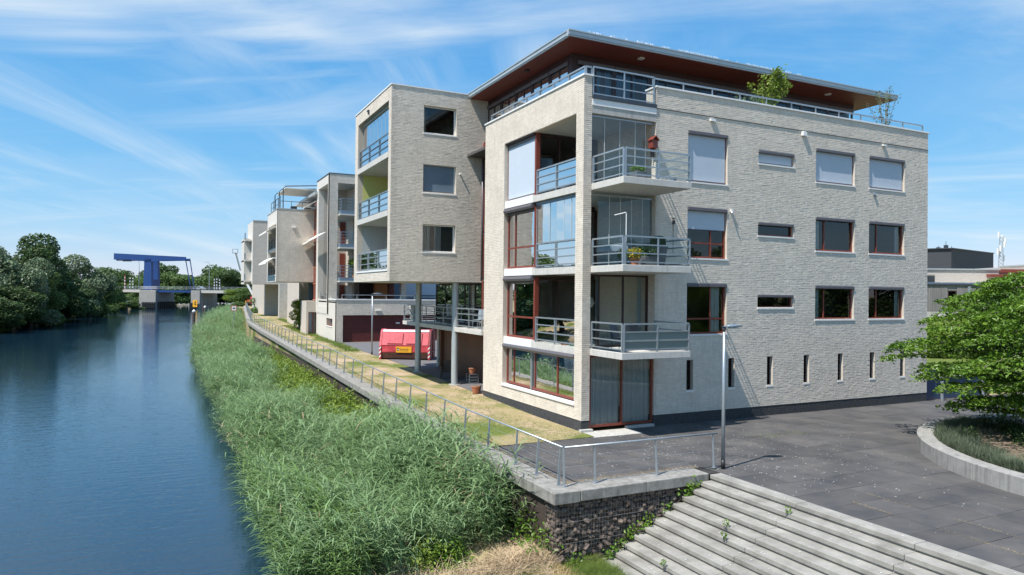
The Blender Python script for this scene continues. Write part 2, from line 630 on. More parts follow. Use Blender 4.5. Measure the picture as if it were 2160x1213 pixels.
def water_mat():
    m = bpy.data.materials.new('water')
    m.use_nodes = True
    t = m.node_tree
    b = t.nodes['Principled BSDF']
    b.inputs['Base Color'].default_value = (0.008, 0.028, 0.050, 1)
    b.inputs['Roughness'].default_value = 0.025
    b.inputs['IOR'].default_value = 1.50
    b.inputs['Specular Tint'].default_value = (0.70, 0.90, 1.0, 1)
    geo = N(t, 'ShaderNodeNewGeometry')

    def wave(sc, st, rot, det):
        mp = N(t, 'ShaderNodeMapping')
        mp.inputs['Scale'].default_value = st
        mp.inputs['Rotation'].default_value = (0, 0, R(rot))
        L(t, geo.outputs['Position'], mp.inputs[0])
        no = N(t, 'ShaderNodeTexNoise')
        no.inputs['Scale'].default_value = sc
        no.inputs['Detail'].default_value = det
        no.inputs['Roughness'].default_value = 0.55
        no.inputs['Distortion'].default_value = 0.4
        L(t, mp.outputs[0], no.inputs['Vector'])
        return no.outputs[0]
    w = MATH(t, 'ADD', MATH(t, 'MULTIPLY', wave(1.5, (0.55, 2.2, 1), 14, 3), 0.75),
             MATH(t, 'MULTIPLY', wave(4.5, (0.7, 1.8, 1), -10, 2), 0.33))
    # calmer and rougher patches of wind
    pt = N(t, 'ShaderNodeMapRange')
    pt.inputs['From Min'].default_value = 0.35
    pt.inputs['From Max'].default_value = 0.65
    pt.inputs['To Min'].default_value = 0.55
    pt.inputs['To Max'].default_value = 1.15
    L(t, wave(0.06, (1, 0.5, 1), 0, 3), pt.inputs['Value'])
    bp = N(t, 'ShaderNodeBump')
    bp.inputs['Distance'].default_value = 0.019
    L(t, pt.outputs[0], bp.inputs['Strength'])
    L(t, w, bp.inputs['Height'])
    L(t, bp.outputs[0], b.inputs['Normal'])
    MATS['water'] = m


def ground_mat():
    """land: grass, dry grass and bare earth mixed by noise"""
    m = bpy.data.materials.new('ground')
    m.use_nodes = True
    t = m.node_tree
    b = t.nodes['Principled BSDF']
    b.inputs['Roughness'].default_value = 0.95
    b.inputs['Specular IOR Level'].default_value = 0.1
    geo = N(t, 'ShaderNodeNewGeometry')

    def no(sc, d=5):
        n = N(t, 'ShaderNodeTexNoise')
        n.inputs['Scale'].default_value = sc
        n.inputs['Detail'].default_value = d
        L(t, geo.outputs['Position'], n.inputs['Vector'])
        return n.outputs[0]

    def mix(f, a, c2):
        x = N(t, 'ShaderNodeMix', data_type='RGBA')
        L(t, f, x.inputs['Factor'])
        for s, v in (('A', a), ('B', c2)):
            if isinstance(v, tuple):
                x.inputs[s].default_value = (*v, 1)
            else:
                L(t, v, x.inputs[s])
        return x.outputs['Result']

    def rng_(v, lo, hi):
        r = N(t, 'ShaderNodeMapRange')
        r.inputs['From Min'].default_value = lo
        r.inputs['From Max'].default_value = hi
        L(t, v, r.inputs['Value'])
        return r.outputs[0]
    g = mix(rng_(no(9.0), 0.3, 0.7), (0.25, 0.215, 0.10), (0.40, 0.325, 0.19))
    g = mix(rng_(no(0.55), 0.47, 0.60), g, (0.45, 0.335, 0.235))
    g = mix(rng_(no(0.30, 4), 0.50, 0.60), g, (0.14, 0.170, 0.045))
    L(t, g, b.inputs['Base Color'])
    bp = N(t, 'ShaderNodeBump')
    bp.inputs['Strength'].default_value = 0.8
    bp.inputs['Distance'].default_value = 0.04
    L(t, no(22), bp.inputs['Height'])
    L(t, bp.outputs[0], b.inputs['Normal'])
    MATS['ground'] = m


water_mat()
ground_mat()
M = MATS

# ------------------------------------------------------------------ the setting
def lerp_tab(tab, Y):
    if Y <= tab[0][0]:
        return tab[0][1]
    for (a, va), (b, vb) in zip(tab, tab[1:]):
        if Y <= b:
            return va + (vb - va) * (Y - a) / (b - a)
    return tab[-1][1]


WATER = -2.0
RB_T = [(-40, -11.6), (-6, -11.2), (0, -10.9), (60, -10.7), (90, -9.4), (130, -5.6), (200, 1.0), (300, 11.0), (420, 28), (600, 70)]
LB_T = [(-300, -46), (60, -41), (115, -37.8), (160, -34.6), (230, -32.3), (300, -30), (420, -16), (600, 20)]
XC_T = [(-7, -4.82), (55, -4.82), (68, -4.6), (91, -2.6), (136, 1.5), (194, 6.8), (300, 17), (420, 40), (600, 90)]


def build_ground():
    ys = [-3000, -400, -120, -60, -30, -15, -6.2, -6.1, 0, 10, 20, 30, 40, 50, 60, 70, 90, 115, 136, 160, 194, 230, 260, 300, 360, 420, 600, 1200, 3000]
    V, F = [], []
    for Y in ys:
        rb, lb, xc = lerp_tab(RB_T, Y), lerp_tab(LB_T, Y), lerp_tab(XC_T, Y)
        g = gz(Y) - (0.07 if Y <= 0 else 0.0)
        if Y > -6.15:
            right = [(rb, -2.12), (rb + 2.5, -1.75), (xc + 0.1, -1.6), (xc + 0.16, -1.6), (xc + 0.2, g - 0.3), (xc + 0.3, g), (60, g), (3000, g)]
        else:
            right = [(rb, -2.12), (-6.5, -1.83), (-3.9, -1.76), (-3.45, -2.05), (0.1, -0.42), (0.5, -0.06), (60, -0.06), (3000, -0.06)]
        prof = [(-3000, 0.3), (lb - 40, 0.4), (lb - 7, 0.2), (lb - 1.2, -1.3), (lb, -2.12), (lb + 4, -3.4), (rb - 2, -3.4)] + right
        V += [(x, Y, z) for x, z in prof]
    n = len(prof)
    for j in range(len(ys) - 1):
        for i in range(n - 1):
            a = j * n + i
            F.append((a, a + 1, a + n + 1, a + n))
    me = bpy.data.meshes.new('ground')
    me.from_pydata(V, [], F)
    me.update()
    tag(link('ground', me, M['ground']), kind='structure')


build_ground()
# water: fine enough strips, one sheet
V, F = [], []
wy = [-300, -80, -40, -20, 0, 20, 40, 60, 80, 100, 120, 150, 180, 210, 250, 300, 360, 420, 600]
for Y in wy:
    V += [(lerp_tab(LB_T, Y) - 2.5, Y, WATER), (lerp_tab(RB_T, Y) + 3, Y, WATER)]
F = [(2 * j, 2 * j + 1, 2 * j + 3, 2 * j + 2) for j in range(len(wy) - 1)]
me = bpy.data.meshes.new('river')
me.from_pydata(V, [], F)
tag(link('river', me, M['water']), kind='structure')
# lawn strip along the quay
V, F = [], []
ly = [-0.9, 0, 9, 20, 30, 37, 46, 58, 70]
for Y in ly:
    xr = 0.35 if Y < 9 else -0.35
    xr = 0.0 if Y <= 0 else xr
    V += [(-4.2, Y, gz(Y) + 0.012), (xr, Y, gz(Y) + 0.012)]
F = [(2 * j, 2 * j + 1, 2 * j + 3, 2 * j + 2) for j in range(len(ly) - 1)]
me = bpy.data.meshes.new('lawn')
me.from_pydata(V, [], F)
tag(link('lawn', me, M['ground']), kind='structure')
# asphalt court in front of the garages
pts = [(-0.05, 9.2), (24, 9.2), (24, 37.9), (-0.55, 37.9), (-0.15, 27), (0.1, 20)]
me = bpy.data.meshes.new('driveway')
me.from_pydata([(x, y, gz(y) + 0.016) for x, y in pts], [], [tuple(range(6))])
tag(link('driveway', me, M['asphalt']), kind='structure')
# road behind the planter, right
mb = MB().box(20.6, 60, -30, -2.5, -0.08, -0.045)
# ---- plaza: bed sheet + 1 m tiles
plaza = thing('plaza', None, None)
plaza['kind'] = 'structure'
mb = MB()
mb.box(-4.1, 0.0, -5.8, -0.95, -0.07, -0.022)
mb.box(0.0, 0.5, -6.4, 0.0, -0.07, -0.022)
mb.box(0.5, 46, -45, 0.0, -0.07, -0.0221)
mb.build('paving_bed', M['paving_bed'], plaza)
PC = (13.8, -13.0)          # planter centre
PR = 8.0


def P2(p):
    d = Vector(p) - CAM
    z = d.dot(_F)
    return (1080 + FPX * d.dot(CR) / z, 606.5 - FPX * d.dot(CU) / z, z)


tiles = []
for i in range(-5, 45):
    for j in range(-46, 1):
        x0, x1, y0, y1 = i + 0.5, i + 1.5, j - 0.1, j + 0.9
        lo_x = -4.05 if y1 > -5.9 else 0.53
        lo_y = -5.76 if x1 <= 0.6 else -50
        hi_y = -0.92 if x1 <= 0.55 else -0.004
        x0, y0, y1 = max(x0, lo_x), max(y0, lo_y), min(y1, hi_y)
        if x1 - x0 < 0.08 or y1 - y0 < 0.08:
            continue
        cx, cy = (x0 + x1) / 2, (y0 + y1) / 2
        if math.hypot(cx - PC[0], cy - PC[1]) < PR - 0.75:
            continue
        if -0.1 < cx < 2.0 and cy > -1.0:
            continue                       # the concrete apron at the garden door
        X, Y, Z = P2((cx, cy, 0))
        if Z < 2:
            continue
        vis = -80 < X < 2260 and Y < 1290
        tiles.append(((FPX / Z) ** 2 * (CAM.z / Z) * (1 if vis else 1e-3), x0, x1, y0, y1))
tiles.sort(reverse=True)
tm = MB().box(-0.5, 0.5, -0.5, 0.5, -0.018, 0.0).mesh('tile')
tm.materials.append(M['paving'])
rest = MB()
for k, (a, x0, x1, y0, y1) in enumerate(tiles):
    if k < 300:
        o = bpy.data.objects.new('tile', tm)
        COL.objects.link(o)
        o.parent = plaza
        o.location = ((x0 + x1) / 2, (y0 + y1) / 2, random.uniform(-0.002, 0.003))
        o.scale = (x1 - x0 - 0.010, y1 - y0 - 0.010, 1)
        o.rotation_euler = (random.uniform(-.0018, .0018), random.uniform(-.0018, .0018), random.uniform(-.003, .003))
    else:
        rest.box(x0 + .005, x1 - .005, y0 + .005, y1 - .005, -0.018, random.uniform(-0.002, 0.003))
tag(rest.build('tile_field', M['paving'], plaza), kind='stuff')
MB().box(-0.08, 2.0, -1.0, -0.004, -0.03, 0.006).build('concrete_apron', M['concrete'], plaza, bevel=0.01)

# ---- stairs from the plaza down to the riverside grass
st = thing('concrete_stairs', 'wide flight of weathered concrete steps going down from plaza to riverside grass', 'stairs', (-1.5, -12, -1.9))
SX = [0.13 - 0.326 * i for i in range(12)]
slabm = {}
for i in range(12):
    z = -0.160 * i + (0.004 if i == 0 else 0)
    back = 0.53 if i == 0 else SX[i - 1] + 0.05
    for j in range(5):
        y1 = -6.54 - 2.99 * j
        y0 = y1 - 2.985
        if i == 11 and j > 3:
            continue
        mb = MB()
        w = back - SX[i]
        mb.box(-w / 2, w / 2, -(y1 - y0) / 2 + .004, (y1 - y0) / 2 - .004, -0.118, 0)
        key = (round(w, 3))
        if key not in slabm:
            me = mb.mesh('step')
            me.materials.append(M['step_concrete'])
            slabm[key] = me
        o = bpy.data.objects.new('step', slabm[key])
        COL.objects.link(o)
        o.parent = st
        o.matrix_parent_inverse = Matrix.Translation(-Vector(st.location))
        o.location = (SX[i] + w / 2 + random.uniform(-.004, .004), (y0 + y1) / 2, z + random.uniform(-.003, .003) - (0.001 if i else 0))
        o.rotation_euler = (random.uniform(-.001, .001), random.uniform(-.003, .003), random.uniform(-.0007, .0007))
        bv = o.modifiers.new('bevel', 'BEVEL')
        bv.width = 0.016
        bv.segments = 2
# risers set back under the nosings
mb = MB()
for i in range(12):
    z = -0.160 * i
    mb.box(SX[i] + 0.035, (0.53 if i == 0 else SX[i - 1] + 0.045), -21.4, -6.545, z - 0.30, z - 0.117)
mb.each('riser', M['concrete_old'], st)

# ---- quay wall: coping stones
qw = thing('quay_wall', 'long low concrete coping along the riverbank carrying the steel railing', 'wall', (-4.5, 20, 0.2))


def coping_seg(a, b, w, t, name='coping_stone'):
    """coping block between two centre-line points (x,y,z top)"""
    a, b = Vector(a), Vector(b)
    d = Vector((b.x - a.x, b.y - a.y, 0)).normalized()
    s = Vector((d.y, -d.x, 0)) * (w / 2)
    vs = [a + s, a - s, b - s, b + s]
    vs = vs + [p - Vector((0, 0, t)) for p in vs]
    MB().add(vs, [(0, 1, 2, 3), (7, 6, 5, 4), (0, 4, 5, 1), (1, 5, 6, 2), (2, 6, 7, 3), (3, 7, 4, 0)]).build(name, M['concrete_old'], qw, bevel=0.02)


ycop = [-6.53, -5.0, -2.0, 1, 4, 7, 10, 13, 16, 19, 22, 25, 28, 31, 34, 37, 40, 43, 46, 49, 52, 55]
for a, b in zip(ycop, ycop[1:]):
    coping_seg((-4.44, a + .006, gz(a) + .03), (-4.44, b - .006, gz(b) + .03), 0.76, 0.30)
far = [(lerp_tab(XC_T, y) + 0.38, y) for y in (55, 62, 68, 76, 84, 91, 105, 120, 136, 155, 175, 194)]
for a, b in zip(far, far[1:]):
    coping_seg((a[0], a[1], gz(a[1]) + .03), (b[0], b[1], gz(b[1]) + .03), 0.76, 0.30)
for a, b in ((-4.05, -2.0), (-2.0, 0.12)):
    MB().box(a + .004, b - .004, -6.53, -5.79, -0.25, 0.03).build('coping_stone', M['concrete_old'], qw, bevel=0.02)

MB().box(-4.70, -4.60, -5.88, 60, -1.75, -.02).build('wall_face', M['gabion_core'], qw)

# ---- gabion under the coping corner
gab = thing('gabion_wall', 'wire gabion basket filled with reddish brown stones under the coping corner', 'gabion', (-3.0, -6.2, -1.8))
MB().box(-4.60, -0.2, -6.36, -5.9, -1.95, -0.42).build('stone_core', M['gabion_core'], gab)
rocks = []
for k in range(7):
    r_ = np.random.default_rng(100 + k)
    import bmesh
    bm = bmesh.new()
    bmesh.ops.create_icosphere(bm, subdivisions=1, radius=0.5)
    for v in bm.verts:
        v.co *= 0.78 + 0.42 * r_.random()
        v.co.z *= 0.72
    me = bpy.data.meshes.new('stone')
    bm.to_mesh(me)
    bm.free()
    me.materials.append(M['stone'])
    rocks.append(me)
spots = []
zz_ = -1.80
row = 0
while zz_ < -0.30:
    h = random.uniform(0.115, 0.15)
    x = -4.70 + (row % 2) * 0.06
    while x < -0.35:
        w = random.uniform(0.11, 0.21)
        if zz_ > -0.160 * ((0.13 - x) / 0.326) - 0.30:
            spots.append((x + w / 2, -6.37 + random.uniform(-.05, .03), zz_ + h / 2 + random.uniform(-.05, .05), w, h))
        x += w
    y = -6.32
    while y < -5.95:
        w = random.uniform(0.12, 0.2)
        spots.append((-4.64 + random.uniform(-.02, .02), y + w / 2, zz_ + h / 2, w, h))
        y += w
    zz_ += h * 0.93
    row += 1
random.shuffle(spots)
restV, restF = [], []
for k, (x, y, z, w, h) in enumerate(spots):
    me = random.choice(rocks)
    s_ = random.uniform(.85, 1.25)
    sc = Vector((w * 1.15 * s_, random.uniform(0.12, 0.24), h * 1.35 * s_))
    e = (random.uniform(-1.2, 1.2), random.uniform(-.8, .8), random.uniform(-1.0, 1.0))
    if k < 290:
        o = bpy.data.objects.new('stone', me)
        COL.objects.link(o)
        o.parent = gab
        o.matrix_parent_inverse = Matrix.Translation(-Vector(gab.location))
        o.location, o.scale, o.rotation_euler = (x, y, z), sc, e
    else:
        mm = Matrix.LocRotScale(Vector((x, y, z)), __import__('mathutils').Euler(e), sc)
        b0 = len(restV)
        restV += [tuple(mm @ v.co) for v in me.vertices]
        restF += [tuple(b0 + i for i in p.vertices) for p in me.polygons]
if restV:
    me = bpy.data.meshes.new('stone_fill')
    me.from_pydata(restV, [], restF)
    tag(link('stone_fill', me, M['stone'], gab), kind='stuff')
mb = MB()
x = -4.72
while x < -0.3:
    mb.tube((x, -6.472, max(-1.82, -0.16 * ((0.13 - x) / 0.326) - 0.3)), (x + random.uniform(-.01, .01), -6.472, -0.29), 0.0024, n=4)
    x += 0.085
z = -1.8
while z < -0.27:
    xr = 0.13 + (z + 0.25) / 0.16 * 0.326
    mb.tube((-4.72, -6.475, z), (min(-0.35, max(xr, -3.6)), -6.475, z), 0.0024 if abs((z + 1.8) % 0.5) > .05 else .006, n=4)
    z += 0.105
y = -6.47
while y < -5.9:
    mb.tube((-4.735, y, -1.82), (-4.735, y, -0.29), 0.0024, n=4)
    y += 0.085
z = -1.8
while z < -0.27:
    mb.tube((-4.738, -6.475, z), (-4.738, -5.9, z), 0.0024, n=4)
    z += 0.105
mb.build('wire_mesh', M['wire'], gab)

# ---- ring planter
pl = thing('ring_planter', 'large round raised planter with weathered concrete rim holding lavender and a tree', 'planter', (PC[0], PC[1], 0))
segs = 26
for k in range(segs):
    a0 = 2 * math.pi * k / segs + 0.0015 + R(5)
    a1 = 2 * math.pi * (k + 1) / segs - 0.0015 + R(5)
    n = 6
    vs, fs = [], []
    for i in range(n + 1):
        a = a0 + (a1 - a0) * i / n
        for r in (PR - 0.5, PR):
            for z in (-0.05, 0.45):
                vs.append((PC[0] + r * math.cos(a), PC[1] + r * math.sin(a), z))
    for i in range(n):
        b = 4 * i
        fs += [(b, b + 4, b + 5, b + 1), (b + 2, b + 3, b + 7, b + 6), (b + 1, b + 5, b + 7, b + 3), (b, b + 2, b + 6, b + 4)]
    fs += [(0, 1, 3, 2), (4 * n, 4 * n + 2, 4 * n + 3, 4 * n + 1)]
    MB().add(vs, fs).build('rim_block', M['concrete_rim'], pl, bevel=0.012)
vs, fs = [(PC[0], PC[1], 0.62)], []
n = 48
for r, z in ((3.5, 0.55), (6.2, 0.45), (PR - 0.45, 0.36)):
    for i in range(n):
        a = 2 * math.pi * i / n
        vs.append((PC[0] + r * math.cos(a), PC[1] + r * math.sin(a), z + random.uniform(-.03, .03)))
for i in range(n):
    j = (i + 1) % n
    fs.append((0, 1 + i, 1 + j))
    for q in (0, 1):
        fs.append((1 + q * n + i, 1 + (q + 1) * n + i, 1 + (q + 1) * n + j, 1 + q * n + j))
MB().add(vs, fs).build('soil', M['soil'], pl, smooth=True)

# ------------------------------------------------------------------ quay railing
rl = thing('quay_railing', 'galvanised steel railing with tapered posts running along the whole quay', 'railing', (-4.35, 10, 0.2))


def post(x, y, z, nx, ny, h=0.98, hide=False):
    """tapered flat post leaning slightly out; (nx,ny) across the run"""
    lean = 0.06
    vs = []
    for zz2, w, off in ((0, 0.085, 0), (h, 0.045, lean)):
        for a, b in ((-1, -1), (1, -1), (1, 1), (-1, 1)):
            t = 0.014 * b
            vs.append((x + nx * (a * w / 2 - off) - ny * t, y + ny * (a * w / 2 - off) + nx * t, z + zz2))
    MB().add(vs, [(3, 2, 1, 0), (4, 5, 6, 7), (0, 1, 5, 4), (1, 2, 6, 5), (2, 3, 7, 6), (3, 0, 4, 7)]).build('post', M['steel'], rl)
    MB().box(x - .06, x + .06, y - .06, y + .06, z - .002, z + .012).build('foot_plate', M['steel'], rl)


py_l = [-5.9, -4.7, -3.4, -1.45, 0.5] + [0.5 + 1.99 * k for k in range(1, 28)]
zq = lambda y: gz(y) + 0.03
for y in py_l:
    post(-4.35, y, zq(y), -1, 0)
farp = []
yy = 56.2
while yy < 192:
    farp.append((lerp_tab(XC_T, yy) + 0.47, yy))
    yy += 2.1
for x, y in farp:
    post(x, y, zq(y), -1, 0)
pth = [(-4.41 + 0.12, -6.0, 0.03 + 1.0)] + [(-4.29, y, zq(y) + 1.0) for y in (-0.0, 10, 20, 30, 40, 54)] + [(x + .06, y, zq(y) + 1.0) for x, y in farp[::4]]
MB().path(pth, 0.026, 8).build('hand_rail', M['steel'], rl, smooth=True)
for x in (-4.28, -3.34, -1.34, 0.70):
    post(x, -6.08, 0.03, 0, -1)
MB().path([(-4.25, -6.03, 1.025), (0.85, -6.03, 1.0)], 0.026, 8).build('hand_rail', M['steel'], rl, smooth=True)
for k, h in enumerate((0.25, 0.5, 0.75)):
    wires = [(-4.33, -5.9, 0.03 + h)] + [(-4.33, y, zq(y) + h) for y in (0, 10, 20, 30, 40, 54)]
    MB().path(wires, 0.0035, 4).build('wire', M['steel'], rl)
    MB().path([(-4.28, -6.06, .03 + h), (.7, -6.06, .03 + h)], 0.0035, 4).build('wire', M['steel'], rl)


def lamp_post(loc, h, head_dir, label, head_len=0.55):
    t = thing('street_lamp', label, 'street lamp', loc, math.atan2(head_dir[1], head_dir[0]), 'street lamps')
    MB().tube((0, 0, 0.0), (0, 0, 0.26), 0.062, n=14).build('base_sleeve', M['black'], t, True, False)
    MB().path([(0, 0, 0.2), (0, 0, h * .5), (0, 0, h - .12)], [0.056, 0.048, 0.038], 14).build('pole', M['steel'], t, True, False)
    MB().tube((0, 0, h - .16), (0, 0, h - .02), 0.04, 0.055, 12).build('collar', M['steel_dark'], t, True, False)
    mb = MB()
    n = 16
    ring = []
    vs = [(head_len * .42, 0, h + .06), (head_len * .42, 0, h - .06)]
    for i in range(n):
        a = 2 * math.pi * i / n
        vs.append((head_len * .42 + math.cos(a) * head_len * .55, math.sin(a) * 0.15, h + .012 * math.cos(a)))
    fs = []
    for i in range(n):
        j = (i + 1) % n
        fs += [(0, 2 + i, 2 + j), (1, 2 + j, 2 + i)]
    mb.add(vs, fs).build('lamp_head', M['steel_blue'], t, True, False)
    MB().box(head_len * .25, head_len * .75, -.07, .07, h - .066, h - .04).build('lamp_lens', M['lamp_glass'], t, False, False)
    return t


lamp_post((0.93, -6.2, 0.0), 4.10, (0.95, -0.25), 'tall galvanised street lamp at the head of the concrete stairs', 0.62)
lamp_post((-0.2, 27.9, gz(27.9)), 4.35, (1, 0.1), 'slim dark headed street lamp on grass edge beside red skip', 0.9)

# ------------------------------------------------------------------ building kit
class Plane:
    """wall plane: X or Y constant; u runs along it, outward normal towards the viewer's side"""

    def __init__(s, kind, c):
        s.kind, s.c = kind, c

    def P(s, u, z, out=0.0):
        return (u, s.c - out, z) if s.kind == 'y' else (s.c - out, u, z)

    def box(s, mb, u0, u1, z0, z1, o0, o1):
        """box from outward offset o0 to o1 (negative = into the wall)"""
        a, b = s.P(u0, z0, o0), s.P(u1, z1, o1)
        mb.box(a[0], b[0], a[1], b[1], a[2], b[2])


def wall(parent, name, pl, u0, u1, z0, z1, holes, thick, mat_, bricks=None, parent_bricks=True):
    us = sorted({u0, u1} | {min(max(h[k], u0), u1) for h in holes for k in (0, 1)})
    zs = sorted({z0, z1} | {min(max(h[k], z0), z1) for h in holes for k in (2, 3)})
    nu, nz = len(us) - 1, len(zs) - 1

    def solid(i, j):
        if i < 0 or j < 0 or i >= nu or j >= nz:
            return False
        cu, cz = (us[i] + us[i + 1]) / 2, (zs[j] + zs[j + 1]) / 2
        return not any(h[0] < cu < h[1] and h[2] < cz < h[3] for h in holes)
    mb = MB()
    for i in range(nu):
        for j in range(nz):
            if not solid(i, j):
                continue
            a, b, c, d = us[i], us[i + 1], zs[j], zs[j + 1]
            Q = pl.P
            mb.quad(Q(a, c), Q(b, c), Q(b, d), Q(a, d))
            mb.quad(Q(a, c, -thick), Q(a, d, -thick), Q(b, d, -thick), Q(b, c, -thick))
            if not solid(i - 1, j):
                mb.quad(Q(a, c), Q(a, d), Q(a, d, -thick), Q(a, c, -thick))
            if not solid(i + 1, j):
                mb.quad(Q(b, c), Q(b, c, -thick), Q(b, d, -thick), Q(b, d))
            if not solid(i, j - 1):
                mb.quad(Q(a, c), Q(a, c, -thick), Q(b, c, -thick), Q(b, c))
            if not solid(i, j + 1):
                mb.quad(Q(a, d), Q(b, d), Q(b, d, -thick), Q(a, d, -thick))
    w = mb.build(name, mat_, parent, fix=False)
    if bricks:
        bm_ = brick_mesh(pl, u0, u1, z0, z1, holes)
        tag(link('brickwork', bm_, M[bricks], w), kind='stuff')
    return w


BR_H, BR_L = 0.0735, 0.22


def brick_mesh(pl, u0, u1, z0, z1, holes, proud=(0.0035, 0.0095), seed=0):
    """every brick of the leaf as a real block standing proud of its joints by its own amount"""
    A = []
    rl = random.Random(17 + seed)
    nrow = int(round((z1 - z0) / BR_H))
    h = (z1 - z0) / nrow
    for r in range(nrow):
        za, zb = z0 + r * h, z0 + (r + 1) * h
        zm = (za + zb) / 2
        cuts = sorted([(max(u0, q[0]), min(u1, q[1])) for q in holes if q[2] < zm < q[3]])
        iv, cur = [], u0
        for a, b in cuts:
            if a > cur + 1e-4:
                iv.append((cur, a))
            cur = max(cur, b)
        if cur < u1 - 1e-4:
            iv.append((cur, u1))
        for a, b in iv:
            e = a
            first = True
            while e < b - 1e-4:
                ln = BR_L * rl.choice((1, 1, 1, .75, .5)) if not first else BR_L * rl.uniform(.3, 1)
                first = False
                nx = b if e + ln > b - .06 else e + ln
                A.append((e, nx, za, zb))
                e = nx
    A = np.array(A)
    n = len(A)
    r_ = np.random.default_rng(5 + seed)
    g = 0.0065
    ua, ub, za, zb = A[:, 0] + .0025, A[:, 1] - .0025, A[:, 2] + g, A[:, 3] - g
    za = za + r_.uniform(-.0008, .0008, n)
    zb = zb + r_.uniform(-.0008, .0008, n)
    base = r_.uniform(*proud, n)
    U = np.stack([ua, ub, ub, ua], 1)
    Z = np.stack([za, za, zb, zb], 1)
    Of = base[:, None] + r_.uniform(-.0014, .0014, (n, 4))
    Of = np.clip(Of, 0.0005, 0.02)
    # top edge sits a little further out on rough bricks, so each course throws its own shadow line
    Of[:, 2:] += r_.uniform(-.0015, .0015, (n, 1))
    O0 = np.zeros((n, 4))
    V = np.empty((n, 8, 3))
    for k, O in ((0, Of), (4, O0)):
        if pl.kind == 'y':
            V[:, k:k + 4, 0], V[:, k:k + 4, 1] = U, pl.c - O
        else:
            V[:, k:k + 4, 0], V[:, k:k + 4, 1] = pl.c - O, U
        V[:, k:k + 4, 2] = Z
    q = np.array([(0, 1, 2, 3), (0, 4, 5, 1), (1, 5, 6, 2), (2, 6, 7, 3), (3, 7, 4, 0)])
    if pl.kind == 'x':
        q = q[:, ::-1]
    Q = (q[None] + (np.arange(n) * 8)[:, None, None]).reshape(-1, 4)
    return np_mesh('brickwork', V.reshape(-1, 3), Q)


def window(parent, pl, u0, u1, z0, z1, depth=0.10, frame='frame_red', vbars=(), hbars=(), glass='glass', blind=0.0,
           roller=None, sill=True, fw=0.075, sill_out=0.035, blind_mat='blind', hspan=None, curtain=None):
    """window part with frame, panes, sill, roller box and blind as sub-parts. vbars/hbars: fractions"""
    fr = MB()
    d0, d1 = -depth - 0.07, -depth
    B = lambda a, b, c, d, e=d0, f=d1: pl.box(fr, a, b, c, d, e, f)
    B(u0, u0 + fw, z0, z1)
    B(u1 - fw, u1, z0, z1)
    B(u0 + fw, u1 - fw, z0, z0 + fw)
    B(u0 + fw, u1 - fw, z1 - fw, z1)
    W, H = u1 - u0, z1 - z0
    us = [u0 + fw] + [u0 + W * v for v in vbars] + [u1 - fw]
    zs = [z0 + fw] + [z0 + H * v for v in hbars] + [z1 - fw]
    bw = fw * 0.85
    for u in us[1:-1]:
        B(u - bw / 2, u + bw / 2, z0 + fw, z1 - fw, d0 + .004, d1 - .004)
    for z in zs[1:-1]:
        a, b = (u0 + fw, u1 - fw) if not hspan else (u0 + W * hspan[0], u0 + W * hspan[1])
        B(a, b, z - bw / 2, z + bw / 2, d0 + .008, d1 - .008)
    w = fr.build('window', M[frame], parent)
    for i in range(len(us) - 1):
        for j in range(len(zs) - 1):
            a, b, c, d = us[i], us[i + 1], zs[j], zs[j + 1]
            p = MB()
            e = random.uniform(-.004, .004)
            q = [pl.P(a, c, -depth - .035 + e), pl.P(b, c, -depth - .035 - e), pl.P(b, d, -depth - .035 - e), pl.P(a, d, -depth - .035 + e)]
            p.quad(*q).build('pane', M[glass], w, fix=False)
    if sill:
        s = MB()
        pl.box(s, u0 - .03, u1 + .03, z0 - .065, z0 - .004, -depth - .05, sill_out)
        s.build('window_sill', M['sill_white'], w)
    if roller:
        s = MB()
        pl.box(s, u0 + .002, u1 - .002, z1 - roller, z1 + .004, -depth + .004, 0.045)
        s.build('roller_box', M['roller_box'], w, bevel=0.02)
    if blind:
        s = MB()
        zt = z1 - (roller or 0)
        zb = zt - (zt - z0 - fw) * blind
        pl.box(s, u0 + fw * .8, u1 - fw * .8, zb, zt, -depth + .012, -depth + .02)
        s.build('blind', M[blind_mat], w)
        s = MB()
        pl.box(s, u0 + fw * .8, u1 - fw * .8, zb - .03, zb, -depth + .008, -depth + .028)
        s.build('blind_bar', M['roller_box'], w)
    if curtain:
        cm = MB()
        for a, b in curtain:
            ca, cb = u0 + W * a, u0 + W * b
            n = max(6, int((cb - ca) / 0.05))
            for i in range(n):
                x0_, x1_ = ca + (cb - ca) * i / n, ca + (cb - ca) * (i + 1) / n
                o0 = -depth - .17 - .035 * math.sin(i * 1.7) - .012 * math.sin(i * 4.1)
                o1 = -depth - .17 - .035 * math.sin((i + 1) * 1.7) - .012 * math.sin((i + 1) * 4.1)
                cm.quad(pl.P(x0_, z0 + .05, o0), pl.P(x1_, z0 + .05, o1), pl.P(x1_, z1 - .05, o1), pl.P(x0_, z1 - .05, o0))
        cm.build('curtain', M['curtain'], w, fix=False)
    return w


